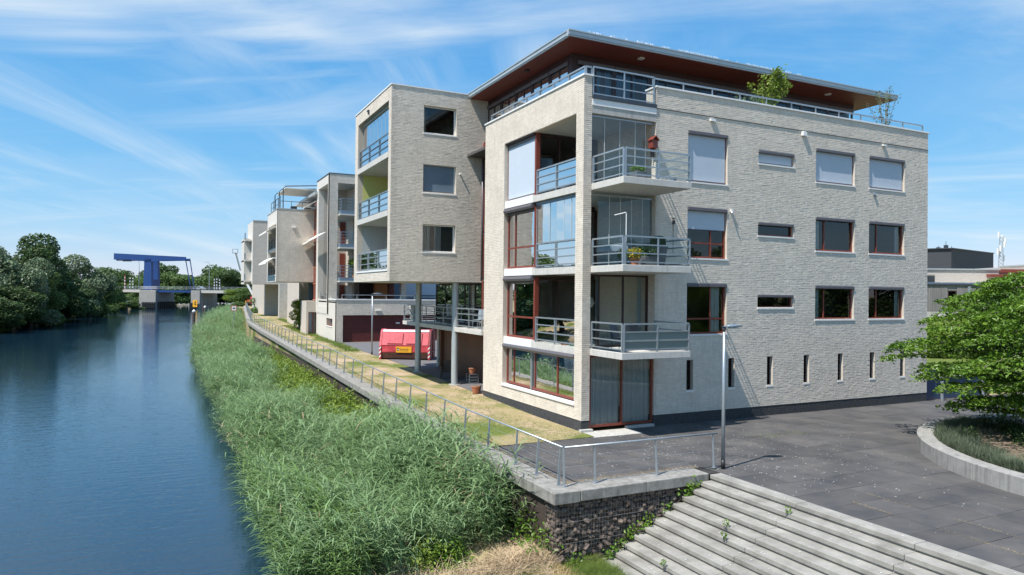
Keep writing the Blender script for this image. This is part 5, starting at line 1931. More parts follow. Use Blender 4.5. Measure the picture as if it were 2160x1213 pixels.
# red truck with raised white boom far along the quay
tp = at_z(540, 646, gz(160))
TK = thing('lift_truck', 'small red truck with raised white boom lift parked on grass along the quay', 'truck', (tp.x, tp.y, gz(160)), R(4))
MB().prism([(-.1, .55), (-.15, 1.3), (.35, 2.15), (2.0, 2.2), (2.1, .55)], 'x', -1.0, 1.0).build('cab', M['red_paint'], TK, world=False, bevel=.06)
MB().prism([(-.13, 1.38), (.3, 2.05), (.28, 2.07), (-.16, 1.38)], 'x', -.85, .85).build('windscreen', M['glass_dark'], TK, world=False)
MB().box(-.95, .95, 2.1, 6.0, .7, 1.05).build('chassis', M['black'], TK, world=False)
MB().box(-1.05, 1.05, 2.2, 5.8, 1.05, 1.5).build('truck_bed', M['red_paint'], TK, world=False)
for x in (-.9, .9):
    for y in (.6, 4.6):
        MB().tube((x - .14, y, .42), (x + .14, y, .42), .42, n=16).build('wheel', M['tyre'], TK, world=False)
    MB().box(x - .12, x + .12, -.2, -.1, .75, .95).build('headlight', M['lamp_glass'], TK, world=False)
    MB().box(x * 2.2 - .1, x * 2.2 + .1, 1.9, 2.1, 0.02, 1.35).box(min(x * 2.3, x * 1.0), max(x * 2.3, x * 1.0), 1.95, 2.05, 1.0, 1.15).build('outrigger', M['yellow_sign'], TK, world=False)
MB().box(-.45, .45, 2.6, 3.5, 1.5, 2.4).build('turntable', M['red_paint'], TK, world=False)
MB().bar((0, 3.0, 2.3), (-2.9, 4.5, 8.4), .42, .42).build('boom', M['white_paint'], TK, world=False)
MB().bar((-2.8, 4.5, 8.3), (-4.2, 3.0, 12.6), .3, .3).build('boom', M['white_paint'], TK, world=False)
MB().box(-5.0, -3.8, 2.2, 3.1, 12.5, 12.62).box(-5.0, -3.8, 2.2, 2.25, 13.4, 13.5).box(-5.0, -4.95, 2.2, 3.1, 12.6, 13.5).box(-3.85, -3.8, 2.2, 3.1, 12.6, 13.5).build('basket', M['steel'], TK, world=False)

# river sign standing in the reeds
sp_ = at_depth(493.5, 650.5, 96)
SG = thing('river_sign', 'square white river traffic sign with red border standing in the reeds', 'sign', (sp_.x, sp_.y, -1.8), R(-8))
hz = sp_.z + 1.8
MB().box(-.36, .36, -.02, .02, hz - .36, hz + .36).build('sign_plate', M['red_paint'], SG, world=False)
MB().box(-.28, .28, -.03, -.021, hz - .28, hz + .28).build('sign_face', M['white_paint'], SG, world=False)
MB().box(-.17, .17, -.04, -.031, hz - .06, hz + .05).box(-.1, .17, -.041, -.0315, hz + .05, hz + .1).build('sign_symbol', M['black'], SG, world=False)
MB().tube((0, .05, -.4), (0, .05, hz + .3), .04, n=8).build('sign_post', M['steel'], SG, world=False)


def flower_pot(name, label, loc, r, h, m_, group=None, cat='pot', square=False):
    t = thing(name, label, cat, loc, 0, group)
    if square:
        MB().box(-r, r, -r, r, 0, h).build('pot_body', M[m_], t, world=False, bevel=.02)
        MB().box(-r * .86, r * .86, -r * .86, r * .86, h, h + .006).build('pot_soil', M['soil'], t, world=False)
    else:
        MB().path([(0, 0, 0), (0, 0, h * .85), (0, 0, h * .86), (0, 0, h)], [r * .72, r, r * 1.08, r * 1.08], 16).build('pot_body', M[m_], t, smooth=False, world=False)
        MB().tube((0, 0, h - .02), (0, 0, h + .005), r * .95, n=14).build('pot_soil', M['soil'], t, world=False)
    return t


def leaf_ball(n, rx_, ry_, rz_, size, seed, up=0.3, flat=0.5):
    """cloud of folded leaves in an ellipsoid shell, as numpy verts and tris"""
    r_ = np.random.default_rng(seed)
    d = r_.normal(size=(n, 3))
    d /= np.linalg.norm(d, axis=1)[:, None]
    rad = r_.uniform(0.35, 1.0, n) ** 0.6
    c = d * rad[:, None] * np.array([rx_, ry_, rz_])
    return leaves_at(c, d, size, r_, up)


def leaves_at(c, d, size, r_, up=0.3, asp=0.5):
    n = len(c)
    nrm = d * 0.6 + r_.normal(size=(n, 3)) * 0.55 + np.array([0, 0, up])
    nrm /= np.linalg.norm(nrm, axis=1)[:, None]
    t = np.cross(nrm, r_.normal(size=(n, 3)))
    t /= np.linalg.norm(t, axis=1)[:, None]
    b = np.cross(nrm, t)
    L_ = size * r_.uniform(.7, 1.3, n)[:, None]
    Wd = L_ * asp
    fold = nrm * L_ * 0.12
    p0 = c - t * L_ * .5
    p1 = c + t * L_ * .5 - fold * .8
    p2 = c + b * Wd * .5 + fold
    p3 = c - b * Wd * .5 + fold
    V = np.stack([p0, p2, p1, p3], 1).reshape(-1, 3)
    k = np.arange(n)[:, None] * 4
    T = np.concatenate([k + np.array([[0, 1, 2]]), k + np.array([[0, 2, 3]])], 0)
    return V, T


def foliage(name, V, T, m_, parent=None, world=False):
    return link(name, np_mesh(name, V, tris=T), M[m_], parent, world)


def potted(name, label, loc, r, h, pot_m, fr, fh, leafm, n, size, flower=None, square=False, group=None, seed=1):
    t = flower_pot(name, label, loc, r, h, pot_m, group, 'plant', square)
    V, T = leaf_ball(n, fr, fr, fh / 2, size, seed)
    V = V + np.array([0, 0, h + fh * .42])
    foliage('foliage', V, T, leafm, t)
    if flower:
        V, T = leaf_ball(flower[1], fr * 1.02, fr * 1.02, fh / 2, size * .8, seed + 50, .8)
        V = V + np.array([0, 0, h + fh * .46])
        foliage('blossom', V, T, flower[0], t)
    MB().tube((0, 0, h - .02), (0, 0, h + fh * .4), .012, n=5).build('stem', M['bark'], t, world=False)
    return t


g2 = 'potted plants on the balconies'
potted('potted_plant', 'pale pink flowering plant in brown pot on first floor river balcony', (.45, 2.0, 3.003), .2, .34, 'terracotta', .3, .42, 'leaf_mid', 260, .07, ('flower_pale', 220), group=g2, seed=3)
flower_pot('flower_pot', 'small empty green pot beside the pink flowers on first floor balcony', (.45, 1.45, 3.003), .13, .26, 'pot_green')
potted('potted_plant', 'red flowering plant behind second floor river railing', (.45, .95, 6.003), .16, .26, 'pot_grey', .26, .42, 'leaf_mid', 260, .07, ('flower_pink', 90), group=g2, seed=4)
potted('potted_plant', 'bushy green plant with pale flowers behind second floor river railing', (.5, 2.1, 6.003), .18, .26, 'pot_grey', .34, .6, 'leaf_mid', 420, .08, ('flower_pale', 50), group=g2, seed=5)
potted('potted_plant', 'tall white hollyhock by second floor corner post', (.45, 3.1, 6.003), .14, .3, 'pot_white', .16, 1.0, 'leaf_mid', 160, .08, ('petal', 70), group=g2, seed=6)
potted('potted_plant', 'pink flowers behind third floor river railing', (.42, 2.1, 9.003), .15, .25, 'pot_grey', .25, .35, 'leaf_mid', 140, .07, ('flower_pink', 80), group=g2, seed=7)
potted('potted_plant', 'purple flowers in tall vase at third floor river railing', (.42, 1.0, 9.003), .13, .62, 'glass_clear', .2, .36, 'leaf_mid', 110, .06, ('flower_purple', 120), group=g2, seed=8)
potted('potted_plant', 'yellow flowering plant in front corner of second floor balcony', (1.15, -1.55, 6.003), .17, .22, 'terracotta', .3, .42, 'leaf_herb', 240, .08, ('flower_yellow', 260), group=g2, seed=9)
potted('potted_plant', 'green leafy plant left of yellow flowers on second floor balcony', (.72, -1.45, 6.003), .15, .25, 'pot_grey', .22, .4, 'leaf_bright', 180, .08, group=g2, seed=10)
potted('potted_plant', 'wide trailing plant in long grey trough on second floor balcony', (1.85, -1.3, 6.003), .28, .34, 'pot_grey', .42, .46, 'leaf_mid', 420, .09, square=True, group=g2, seed=11)
potted('potted_plant', 'dark spiky plant in big grey tub on second floor balcony', (2.75, -.8, 6.003), .33, .78, 'pot_grey', .3, .4, 'leaf_dark', 420, .14, group=g2, seed=12)
potted('potted_plant', 'low green herb in dark cube pot on third floor balcony', (2.0, -.55, 9.003), .24, .48, 'pot_grey', .3, .26, 'leaf_bright', 420, .07, square=True, group=g2, seed=13)
flower_pot('flower_pot', 'tall beige tub in the left corner of third floor balcony', (.62, .55, 9.003), .2, .55, 'pot_white')
flower_pot('flower_pot', 'small blue watering pot at right end of third floor balcony', (2.85, -1.5, 9.003), .13, .2, 'wall_blue')
potted('potted_plant', 'bright green shrub climbing by the green loggia of the block', (bx0 + .75, 12.9, 9.06), .2, .3, 'pot_grey', .55, 2.2, 'leaf_herb', 900, .13, group=g2, seed=14)
potted('potted_plant', 'yellow green plant at far end of the green loggia', (bx0 + .6, 17.4, 9.06), .2, .3, 'pot_grey', .5, 1.1, 'leaf_herb', 500, .13, group=g2, seed=15)
potted('potted_plant', 'leafy plants in white pot on the lowest block balcony', (bx0 + .6, 14.2, 6.125), .2, .45, 'pot_white', .45, .7, 'leaf_bright', 380, .12, group=g2, seed=16)
potted('potted_plant', 'white potted plant beside the lowest block balcony rail', (bx0 + .6, 16.0, 6.125), .18, .3, 'pot_white', .32, .5, 'leaf_bright', 220, .12, group=g2, seed=17)
potted('potted_plant', 'palm like plant in wooden box on the tower balcony', (1.6, 40.6, 6.225), .18, .9, 'wood_orange', .6, .9, 'leaf_herb', 420, .22, square=True, group=g2, seed=18)
flower_pot('flower_pot', 'terracotta pot on grass beside the river face corner', (-.12, 9.35, gz(9.35) + .02), .2, .34, 'terracotta')
flower_pot('flower_pot', 'dark grey pot right behind the terracotta pot', (.18, 9.75, gz(9.75) + .02), .16, .3, 'pot_grey')
potted('potted_plant', 'red flowering pot on the first floor terrace', (.6, 9.6, 3.203), .16, .3, 'terracotta', .25, .35, 'leaf_mid', 160, .08, ('flower_pink', 50), group=g2, seed=19)

# roof terrace shrubs
def bare_shrub(name, label, loc, h, spread, n_stems, leafm, n_leaves, size, seed, low=None):
    r_ = np.random.default_rng(seed)
    t = flower_pot(name, label, loc, .3, .5, 'pot_grey', None, 'shrub', True)
    mb = MB()
    C, D = [], []
    for k in range(n_stems):
        a = r_.uniform(0, 6.28)
        tip = np.array([math.cos(a) * spread * r_.uniform(.3, 1), math.sin(a) * spread * r_.uniform(.3, 1), h * r_.uniform(.75, 1.0)])
        pts = [(0, 0, .45)]
        for s in (.3, .6, .85, 1.0):
            p = tip * np.array([s ** 1.1, s ** 1.1, s]) + r_.normal(0, .03, 3)
            p[2] = .45 + (tip[2] - .45) * s
            pts.append(tuple(p))
        mb.path(pts, [.02, .016, .011, .008, .004], 5)
        for s in range(int(n_leaves / n_stems)):
            f = r_.uniform(.25, 1.0)
            i = min(3, int(f * 4))
            q = np.array(pts[i]) * (1 - (f * 4 - i)) + np.array(pts[i + 1]) * (f * 4 - i)
            C.append(q + r_.normal(0, .10, 3))
            D.append(r_.normal(0, 1, 3))
    mb.build('stem', M['bark_pale'], t, world=False)
    V, T = leaves_at(np.array(C), np.array(D) / 2, size, r_, .4)
    foliage('foliage', V, T, leafm, t)
    return t


bare_shrub('terrace_shrub', 'tall leafy shrub in tub on the roof terrace above window column B', (9.85, .85, 12.1), 2.75, 1.0, 12, 'leaf_herb', 950, .17, 21)
bare_shrub('terrace_shrub', 'low round shrub left of the tall one on the roof terrace', (8.7, .8, 12.1), 1.45, .6, 9, 'leaf_silver', 420, .15, 22)
bare_shrub('terrace_shrub', 'thin sparse birch like shrub at far end of the roof terrace', (17.6, .9, 12.1), 3.2, .95, 10, 'leaf_silver', 330, .11, 23)

# bird house on the bay pier
BH = thing('bird_house', 'red wooden bird house fixed to the pier beside third floor balcony', 'bird house', (3.05, -.02, 10.55))
MB().box(-.12, .12, -.16, .1, 0, .3).build('box_body', M['frame_red'], BH, world=False)
MB().prism([(-.17, .29), (0, .46), (.17, .29), (.15, .27), (0, .42), (-.15, .27)], 'y', -.22, .12).build('house_roof', M['frame_red'], BH, world=False)
MB().box(-.02, .16, .08, .12, -.3, .2).build('bracket', M['frame_dark'], BH, world=False)


# furniture
def garden_chair(loc, rz, label, m_='steel_dark', group=None):
    t = thing('balcony_chair', label, 'chair', loc, rz, group)
    MB().box(-.24, .24, -.24, .24, .42, .46).build('seat', M[m_], t, world=False)
    MB().prism([(.20, .46), (.32, .95), (.35, .94), (.24, .45)], 'x', -.23, .23).build('backrest', M[m_], t, world=False)
    for x in (-.22, .22):
        for y in (-.21, .21):
            MB().tube((x, y, 0), (x, y, .43), .014, n=6).build('leg', M[m_], t, world=False)
        MB().bar((x, -.22, .64), (x, .26, .64), .04, .03).build('armrest', M[m_], t, world=False)
    return t


garden_chair((.9, -1.1, 3.003), R(20), 'dark chair at the left of first floor balcony')
garden_chair((1.7, -.6, 3.003), R(150), 'dark chair near the sliding doors of first floor balcony')
tb_ = thing('balcony_table', 'small table under a pale cloth on second floor balcony', 'table', (.95, -.45, 6.003))
MB().box(-.38, .38, -.4, .4, .70, .74).build('table_top', M['white_paint'], tb_, world=False)
MB().box(-.40, .40, -.42, .42, .52, .70).build('table_cloth', M['blind'], tb_, world=False)
for x in (-.33, .33):
    for y in (-.35, .35):
        MB().tube((x, y, 0), (x, y, .7), .018, n=6).build('leg', M['steel'], tb_, world=False)
sh = thing('parasol_stand', 'white angled pole clamped to the corner of second floor balcony railing', 'pole', (.55, -1.88, 6.0))
MB().path([(0, 0, .02), (0, 0, 1.75), (-.02, 0, 1.78), (-.28, .3, 1.70)], [.016, .016, .016, .014], 7).build('bent_pole', M['white_paint'], sh, world=False)
garden_chair((.55, 10.6, 3.203), R(-60), 'wicker chair with cushion at right end of the terrace rail', 'steel')
garden_chair((.65, 15.6, 3.203), R(60), 'folding chair behind the far column on the terrace', 'black')
tt = thing('patio_table', 'small dark table between chairs on first floor terrace', 'table', (.6, 11.6, 3.203))
MB().tube((0, 0, .70), (0, 0, .73), .42, n=20).build('table_top', M['steel_dark'], tt, world=False)
MB().tube((0, 0, 0), (0, 0, .70), .03, n=8).box(-.2, .2, -.2, .2, 0, .02).build('pedestal', M['steel_dark'], tt, world=False)
flower_pot('flower_pot', 'large dark tub behind the terrace rail between the two columns', (.55, 14.4, 3.203), .32, .5, 'pot_grey')
flower_pot('flower_pot', 'white lidded bin at the far end of the terrace', (.35, 20.4, 3.203), .22, 1.0, 'pot_white')
lc = thing('lounge_chair', 'low dark wooden lounge chair standing under the terrace', 'chair', (.55, 14.6, gz(14.6) + .02), R(-25))
for k in range(6):
    MB().box(-.36, .36, -.40 + k * .13, -.29 + k * .13, .34, .37).build('seat_slat', M['wood_chair'], lc, world=False)
for k in range(5):
    MB().box(-.36, .36, .38 + k * .03, .40 + k * .03, .42 + k * .11, .50 + k * .11).build('back_slat', M['wood_chair'], lc, world=False)
for x in (-.42, .42):
    MB().box(x - .04, x + .04, -.42, .42, .58, .62).build('armrest', M['wood_chair'], lc, world=False)
    for y in (-.38, .36):
        MB().box(x - .04, x + .04, y - .04, y + .04, 0, .58).build('leg', M['wood_chair'], lc, world=False)
    for z in (.15, .32, .46):
        MB().box(x - .02, x + .02, -.38, .38, z, z + .09).build('side_slat', M['wood_chair'], lc, world=False)
cr = thing('wire_crate', 'grey wire crate beside the timber wall under the terrace', 'crate', (1.0, 12.4, gz(12.4) + .02))
mb = MB()
for x in (-.25, .25):
    for y in (-.2, .2):
        mb.box(x - .015, x + .015, y - .015, y + .015, 0, .5)
mb.each('crate_post', M['steel'], cr, world=False)
for z in (.02, .17, .32, .47):
    MB().box(-.26, .26, -.215, -.19, z, z + .03).box(-.26, .26, .19, .215, z, z + .03).each('crate_rail', M['steel'], cr, world=False)
flower_pot('flower_pot', 'terracotta pot standing on the grey wire crate', (1.0, 12.4, gz(12.4) + .53), .2, .3, 'terracotta')
cb = thing('garden_cabinet', 'orange timber cabinet on the garage roof terrace', 'cabinet', (4.6, 43.0, 4.125))
MB().box(-.6, .6, -.3, .3, 0.08, 1.6).build('cabinet_body', M['wood_orange'], cb, world=False)
MB().box(-.66, .66, -.36, .33, 1.6, 1.66).build('cabinet_top', M['wood_orange'], cb, world=False)
for x in (-.58, .02):
    MB().box(x, x + .55, -.325, -.305, .14, 1.52).build('cabinet_door', M['wood_orange'], cb, world=False)
MB().box(-.6, .6, -.25, .25, 0, .08).build('cabinet_foot', M['frame_dark'], cb, world=False)
# lantern hanging in the first floor room
ln = thing('pendant_lamp', 'faceted white pendant lamp hanging behind first floor balcony doors', 'lamp', (1.35, 1.6, 4.75))
MB().path([(0, 0, -.28), (0, 0, -.12), (0, 0, .05), (0, 0, .1)], [.09, .17, .12, .05], 6).build('lamp_shade', M['lamp_glass'], ln, world=False)
MB().tube((0, 0, .1), (0, 0, .98), .008, n=5).build('cord', M['black'], ln, world=False)

# ------------------------------------------------------------------ vegetation
def scatter(name, pts, rot, scl, idx, protos, label, cat):
    """one 'stuff' object: instances of small plant meshes on a cloud of points"""
    pc = bpy.data.collections.new(name + '_kit')
    for i, me in enumerate(protos):
        po = bpy.data.objects.new('%s_%02d' % (name, i), me)
        pc.objects.link(po)
    me = bpy.data.meshes.new(name)
    pts = np.asarray(pts, np.float32)
    me.vertices.add(len(pts))
    me.vertices.foreach_set('co', pts.ravel())
    a = me.attributes.new('rot', 'FLOAT_VECTOR', 'POINT')
    a.data.foreach_set('vector', np.asarray(rot, np.float32).ravel())
    a = me.attributes.new('scl', 'FLOAT', 'POINT')
    a.data.foreach_set('value', np.asarray(scl, np.float32).ravel())
    a = me.attributes.new('idx', 'INT', 'POINT')
    a.data.foreach_set('value', np.asarray(idx, np.int32).ravel())
    o = bpy.data.objects.new(name, me)
    COL.objects.link(o)
    g = bpy.data.node_groups.new(name + '_nodes', 'GeometryNodeTree')
    g.interface.new_socket('Geometry', in_out='INPUT', socket_type='NodeSocketGeometry')
    g.interface.new_socket('Geometry', in_out='OUTPUT', socket_type='NodeSocketGeometry')
    gi, go = g.nodes.new('NodeGroupInput'), g.nodes.new('NodeGroupOutput')
    ci = g.nodes.new('GeometryNodeCollectionInfo')
    ci.inputs[0].default_value = pc
    ci.inputs['Separate Children'].default_value = True
    ci.inputs['Reset Children'].default_value = True
    ip = g.nodes.new('GeometryNodeInstanceOnPoints')
    ip.inputs['Pick Instance'].default_value = True

    def attr(nm, typ):
        n = g.nodes.new('GeometryNodeInputNamedAttribute')
        n.data_type = typ
        n.inputs[0].default_value = nm
        return n.outputs[0]
    g.links.new(gi.outputs[0], ip.inputs['Points'])
    g.links.new(ci.outputs[0], ip.inputs['Instance'])
    g.links.new(attr('idx', 'INT'), ip.inputs['Instance Index'])
    g.links.new(attr('rot', 'FLOAT_VECTOR'), ip.inputs['Rotation'])
    g.links.new(attr('scl', 'FLOAT'), ip.inputs['Scale'])
    g.links.new(ip.outputs[0], go.inputs[0])
    m = o.modifiers.new('scatter', 'NODES')
    m.node_group = g
    tag(o, label, cat, kind='stuff')
    return o


def blade_strip(V, Q, p0, dir0, bend, length, width, nseg, side, taper=1.0):
    """a bent tapering blade: appends verts (2 per station) and quads"""
    p = np.array(p0, float)
    d = np.array(dir0, float)
    d /= np.linalg.norm(d)
    s = np.array(side, float)
    base = len(V)
    for k in range(nseg + 1):
        t = k / nseg
        w = width * (math.sin(math.pi * (0.12 + 0.88 * t)) if taper == 1 else (1 - t) ** .7 + .02) * .5
        V.append(p + s * w)
        V.append(p - s * w)
        if k < nseg:
            d = d + np.array(bend) / nseg
            d /= np.linalg.norm(d)
            p = p + d * (length / nseg)
    for k in range(nseg):
        a = base + 2 * k
        Q.append((a, a + 1, a + 3, a + 2))


def reed_clump(seed, mats, n_stems=13, hmin=1.35, hmax=2.15, rad=.42, wind=(-.35, -.1)):
    r_ = np.random.default_rng(seed)
    V, Q, mi = [], [], []
    for s in range(n_stems):
        a, rr = r_.uniform(0, 6.28), rad * math.sqrt(r_.uniform())
        p = np.array([rr * math.cos(a), rr * math.sin(a), -.1])
        h = r_.uniform(hmin, hmax)
        lean = np.array([r_.normal(0, .12) + wind[0] * .35, r_.normal(0, .12) + wind[1] * .35, 1.0])
        bend = np.array([wind[0] * .55 + r_.normal(0, .12), wind[1] * .55 + r_.normal(0, .12), -.12])
        # stem stations
        pts = [p]
        d = lean / np.linalg.norm(lean)
        for k in range(5):
            d = d + bend / 5
            d /= np.linalg.norm(d)
            pts.append(pts[-1] + d * h / 5)
        n0 = len(Q)
        base = len(V)
        side = np.array([math.cos(a + 1), math.sin(a + 1), 0])
        for k, q in enumerate(pts):
            w = .006 * (1 - k / 7)
            V += [q + side * w, q - side * w]
        for k in range(5):
            Q.append((base + 2 * k, base + 2 * k + 1, base + 2 * k + 3, base + 2 * k + 2))
        nl = int(r_.integers(6, 10))
        for l in range(nl):
            f = .22 + .78 * (l + r_.uniform(0, .8)) / nl
            f = min(f, .995)
            i = int(f * 5)
            q = pts[i] * (1 - (f * 5 - i)) + pts[min(i + 1, 5)] * (f * 5 - i)
            az = r_.uniform(0, 6.28)
            out = np.array([math.cos(az) + wind[0] * 1.6, math.sin(az) + wind[1] * 1.6, 0])
            out /= np.linalg.norm(out)
            d0 = out * r_.uniform(.35, .75) + np.array([0, 0, 1.2 if f < .9 else 1.6])
            sd = np.cross(d0, [0, 0, 1])
            sd = sd / (np.linalg.norm(sd) + 1e-6)
            blade_strip(V, Q, q, d0, out * .7 + np.array([0, 0, -r_.uniform(.7, 1.6)]), r_.uniform(.42, .78), r_.uniform(.024, .040), 3, sd)
    me = np_mesh('reed', np.array(V), Q)
    me.materials.append(mats)
    return me


def herb_clump(seed, m_, n=60, h=.9, rad=.45, size=.10, stems=True):
    r_ = np.random.default_rng(seed)
    c = np.stack([r_.normal(0, rad * .5, n), r_.normal(0, rad * .5, n), h * r_.uniform(.15, 1, n)], 1)
    c[:, 2] *= np.exp(-((c[:, 0] ** 2 + c[:, 1] ** 2) / (rad * rad * 1.3)))
    d = np.stack([c[:, 0], c[:, 1], np.full(n, .6)], 1)
    V, T = leaves_at(c, d, size, r_, .5, .55)
    me = np_mesh('herb', V, tris=T)
    me.materials.append(m_)
    return me


def grass_tuft(seed, m_, n=16, h=.12, rad=.10, w=.006, bend=.6, dry=0):
    r_ = np.random.default_rng(seed)
    V, Q = [], []
    for k in range(n):
        a, rr = r_.uniform(0, 6.28), rad * math.sqrt(r_.uniform())
        az = r_.uniform(0, 6.28)
        out = np.array([math.cos(az), math.sin(az), 0])
        d0 = out * r_.uniform(.1, .6 + dry) + np.array([0, 0, 1])
        blade_strip(V, Q, [rr * math.cos(a), rr * math.sin(a), -.01], d0, out * bend + np.array([0, 0, -bend * .6]), h * r_.uniform(.6, 1.3), w, 2, np.cross(out, [0, 0, 1]), 0)
    me = np_mesh('tuft', np.array(V), Q)
    me.materials.append(m_)
    return me


r0 = np.random.default_rng(77)
# --- reed bed: density falls with distance
reeds = [reed_clump(200 + i, M['leaf_reed']) for i in range(7)] + [reed_clump(230 + i, M['leaf_reed_fresh'], hmin=1.1, hmax=1.8) for i in range(3)] + [reed_clump(260, M['straw'], 5, 1.2, 2.0)]
P_, RO, SCL, IX = [], [], [], []


def noise2(x, y):
    return math.sin(x * .9 + 1.3 * math.sin(y * .37)) * math.cos(y * .51 + 1.1 * math.sin(x * .6))


def bank_z(x, rb, xc):
    t = min(1, max(0, (x - rb) / max(.1, xc - rb)))
    return -2.1 + .5 * t


y = -5.6
while y < 190:
    d = max(14.0, y + 21.8)
    step = 0.43 if d < 40 else .55 if d < 70 else .8 if d < 120 else 1.2
    rb, xc = lerp_tab(RB_T, y), lerp_tab(XC_T, y)
    x = rb - .05
    while x < xc - .05:
        xx, yy_ = x + r0.uniform(-.5, .5) * step, y + r0.uniform(-.5, .5) * step
        x += step
        # ragged outer edge and a low herb strip beside the coping between Y 8 and 34
        if xx < rb + .25 + .35 * noise2(yy_ * 1.3, 2.0):
            continue
        if yy_ < -5.0 and xx > -8.0:
            continue
        herb = 8.0 < yy_ < 36 and xx > xc - 1.7 - .7 * noise2(yy_ * .5, 7)
        low = -6 < yy_ < -4.6 and xx > xc - .6
        if herb or low:
            continue
        far_s = 1.0 if d < 70 else 1.15 if d < 120 else 1.45
        s = (.95 + .22 * noise2(xx * 1.1, yy_ * .55)) * r0.uniform(.85, 1.15) * far_s
        if xx > xc - 1.0 and yy_ > 8:
            s *= .72
        if xx > xc - 2.6 and -4.5 < yy_ < 7.5:
            s *= 1.22
        P_.append((xx, yy_, bank_z(xx, rb, xc) if xx > rb else -2.15))
        RO.append((0, 0, r0.uniform(-.9, .9)))
        SCL.append(s)
        fresh = r0.uniform() < (.06 if noise2(xx * .5, yy_ * .22) < .45 else .5)
        IX.append(10 if r0.uniform() < .035 else r0.integers(7, 10) if fresh else r0.integers(0, 7))
    y += step
scatter('reed_bed', P_, RO, SCL, IX, reeds, 'dense green reed bed filling the bank between river and quay', 'reeds')
# --- yellow-green herbs beside the coping and at the reed foot
herbs = [herb_clump(300 + i, M['leaf_herb'], 150, 1.0, .5, .11) for i in range(4)] + [herb_clump(310 + i, M['leaf_bright'], 150, .8, .45, .10) for i in range(2)]
P_, RO, SCL, IX = [], [], [], []
y = -6.3
while y < 46:
    rb, xc = lerp_tab(RB_T, y), lerp_tab(XC_T, y)
    lo = xc - (2.4 if 8 < y < 36 else .6 if y > -3.5 else 1.3)
    x = lo
    while x < xc + .05:
        if r0.uniform() < (.9 if y > 6 else .22):
            xx, yy_ = x + r0.uniform(-.2, .2), y + r0.uniform(-.2, .2)
            if not (yy_ < -5.2 and xx < xc - .55):
                P_.append((xx, yy_, bank_z(xx, rb, xc) + (.15 if y > 6 else .0)))
                RO.append((0, 0, r0.uniform(0, 6.28)))
                SCL.append(r0.uniform(.8, 1.35) * (1.25 if y > 6 else 1.2))
                IX.append(r0.integers(0, 4) if y > 4 else r0.integers(3, 6))
        x += .42
    y += .42
for k in range(14):   # bushy herbs at the reed foot near the straw
    x, y = r0.uniform(-8.1, -6.6), r0.uniform(-5.6, -4.6)
    P_.append((x, y, -1.8)); RO.append((0, 0, r0.uniform(0, 6))); SCL.append(r0.uniform(.7, 1.0)); IX.append(r0.integers(3, 6))
scatter('bank_herbs', P_, RO, SCL, IX, herbs, 'yellow green weeds between the reeds and the concrete coping', 'weeds')
# --- broken dry straw at the foot of the reeds and on the lower grass
tufts = [grass_tuft(400 + i, M['straw'], 26, .55, .25, .012, 1.3, .9) for i in range(4)]
P_, RO, SCL, IX = [], [], [], []
for k in range(400):
    x = r0.uniform(-9.3, -4.9)
    yb = -6.0 + .30 * (x + 4.9) * -.12
    y = yb + r0.normal(-.25, .55)
    if y > -4.6 and x > -5.0:
        continue
    P_.append((x, y, bank_z(x, -11, -4.8) if y > -6.4 else -1.80)); RO.append((r0.uniform(-.5, .5), r0.uniform(-.5, .5), r0.uniform(0, 6.28))); SCL.append(r0.uniform(.6, 1.2)); IX.append(r0.integers(0, 4))
scatter('dry_straw', P_, RO, SCL, IX, tufts, 'pale broken straw lying in front of the reeds', 'straw')
gt = [grass_tuft(420 + i, M['grass_green'], 22, .20, .16, .008, .7) for i in range(3)] + [grass_tuft(430 + i, M['grass_dry'], 22, .17, .16, .007, .9) for i in range(3)]
P_, RO, SCL, IX = [], [], [], []
for k in range(5200):
    x, y = r0.uniform(-10.8, -3.55), r0.uniform(-12.5, -6.2)
    z = -1.83 + (.07 * (x + 6.5) / 2.6 if x > -6.5 else -.06 * (-6.5 - x))
    P_.append((x, y, z)); RO.append((0, 0, r0.uniform(0, 6.28))); SCL.append(r0.uniform(.6, 1.3))
    IX.append(r0.integers(0, 3) if (noise2(x * 1.4, y * 1.4) > -.1 or x > -4.6) else r0.integers(3, 6))
scatter('riverside_grass', P_, RO, SCL, IX, gt, 'rough green grass below the concrete stairs', 'grass')
# --- lawn along the quay: short dry and green tufts
gt2 = [grass_tuft(440 + i, M['grass_green'], 18, .085, .13, .006, .6) for i in range(3)] + [grass_tuft(450 + i, M['grass_dry'], 18, .055, .13, .006, .9) for i in range(3)]
P_, RO, SCL, IX = [], [], [], []
y = -.88
while y < 75:
    st_ = .20 if y < 14 else .32 if y < 40 else .55
    xr = (-.03 if y < 8.7 else -.35 if y < 38 else -.7 if y < 46 else -1.2)
    x = -4.0
    while x < xr:
        xx, yy_ = x + r0.uniform(-.1, .1), y + r0.uniform(-.1, .1)
        n_ = noise2(xx * 1.1, yy_ * .6) + .5 * noise2(xx * 3.1 + 4, yy_ * 2.3)
        if not (n_ > .45 and r0.uniform() < .8 and y < 22):
            green = n_ < -.05 + (.55 if y > 22 else 0) or xx < -3.6 or (xx > xr - .5 and y > 30)
            P_.append((xx, yy_, gz(yy_) + .012)); RO.append((0, 0, r0.uniform(0, 6.28)))
            SCL.append(r0.uniform(.7, 1.3) * (1.6 if y > 40 else 1.0) * (1.5 if xx < -3.7 else 1))
            IX.append(r0.integers(0, 3) if green else r0.integers(3, 6))
        x += st_
    y += st_
for k in range(700):      # long tufts along house walls further up the quay
    y = r0.uniform(30, 75)
    x = (-.62 if y < 46.4 else -1.0 if y < 60 else .3) - abs(r0.normal(0, .35))
    P_.append((x, y, gz(y))); RO.append((0, 0, r0.uniform(0, 6))); SCL.append(r0.uniform(2.2, 4.2)); IX.append(r0.integers(0, 3))
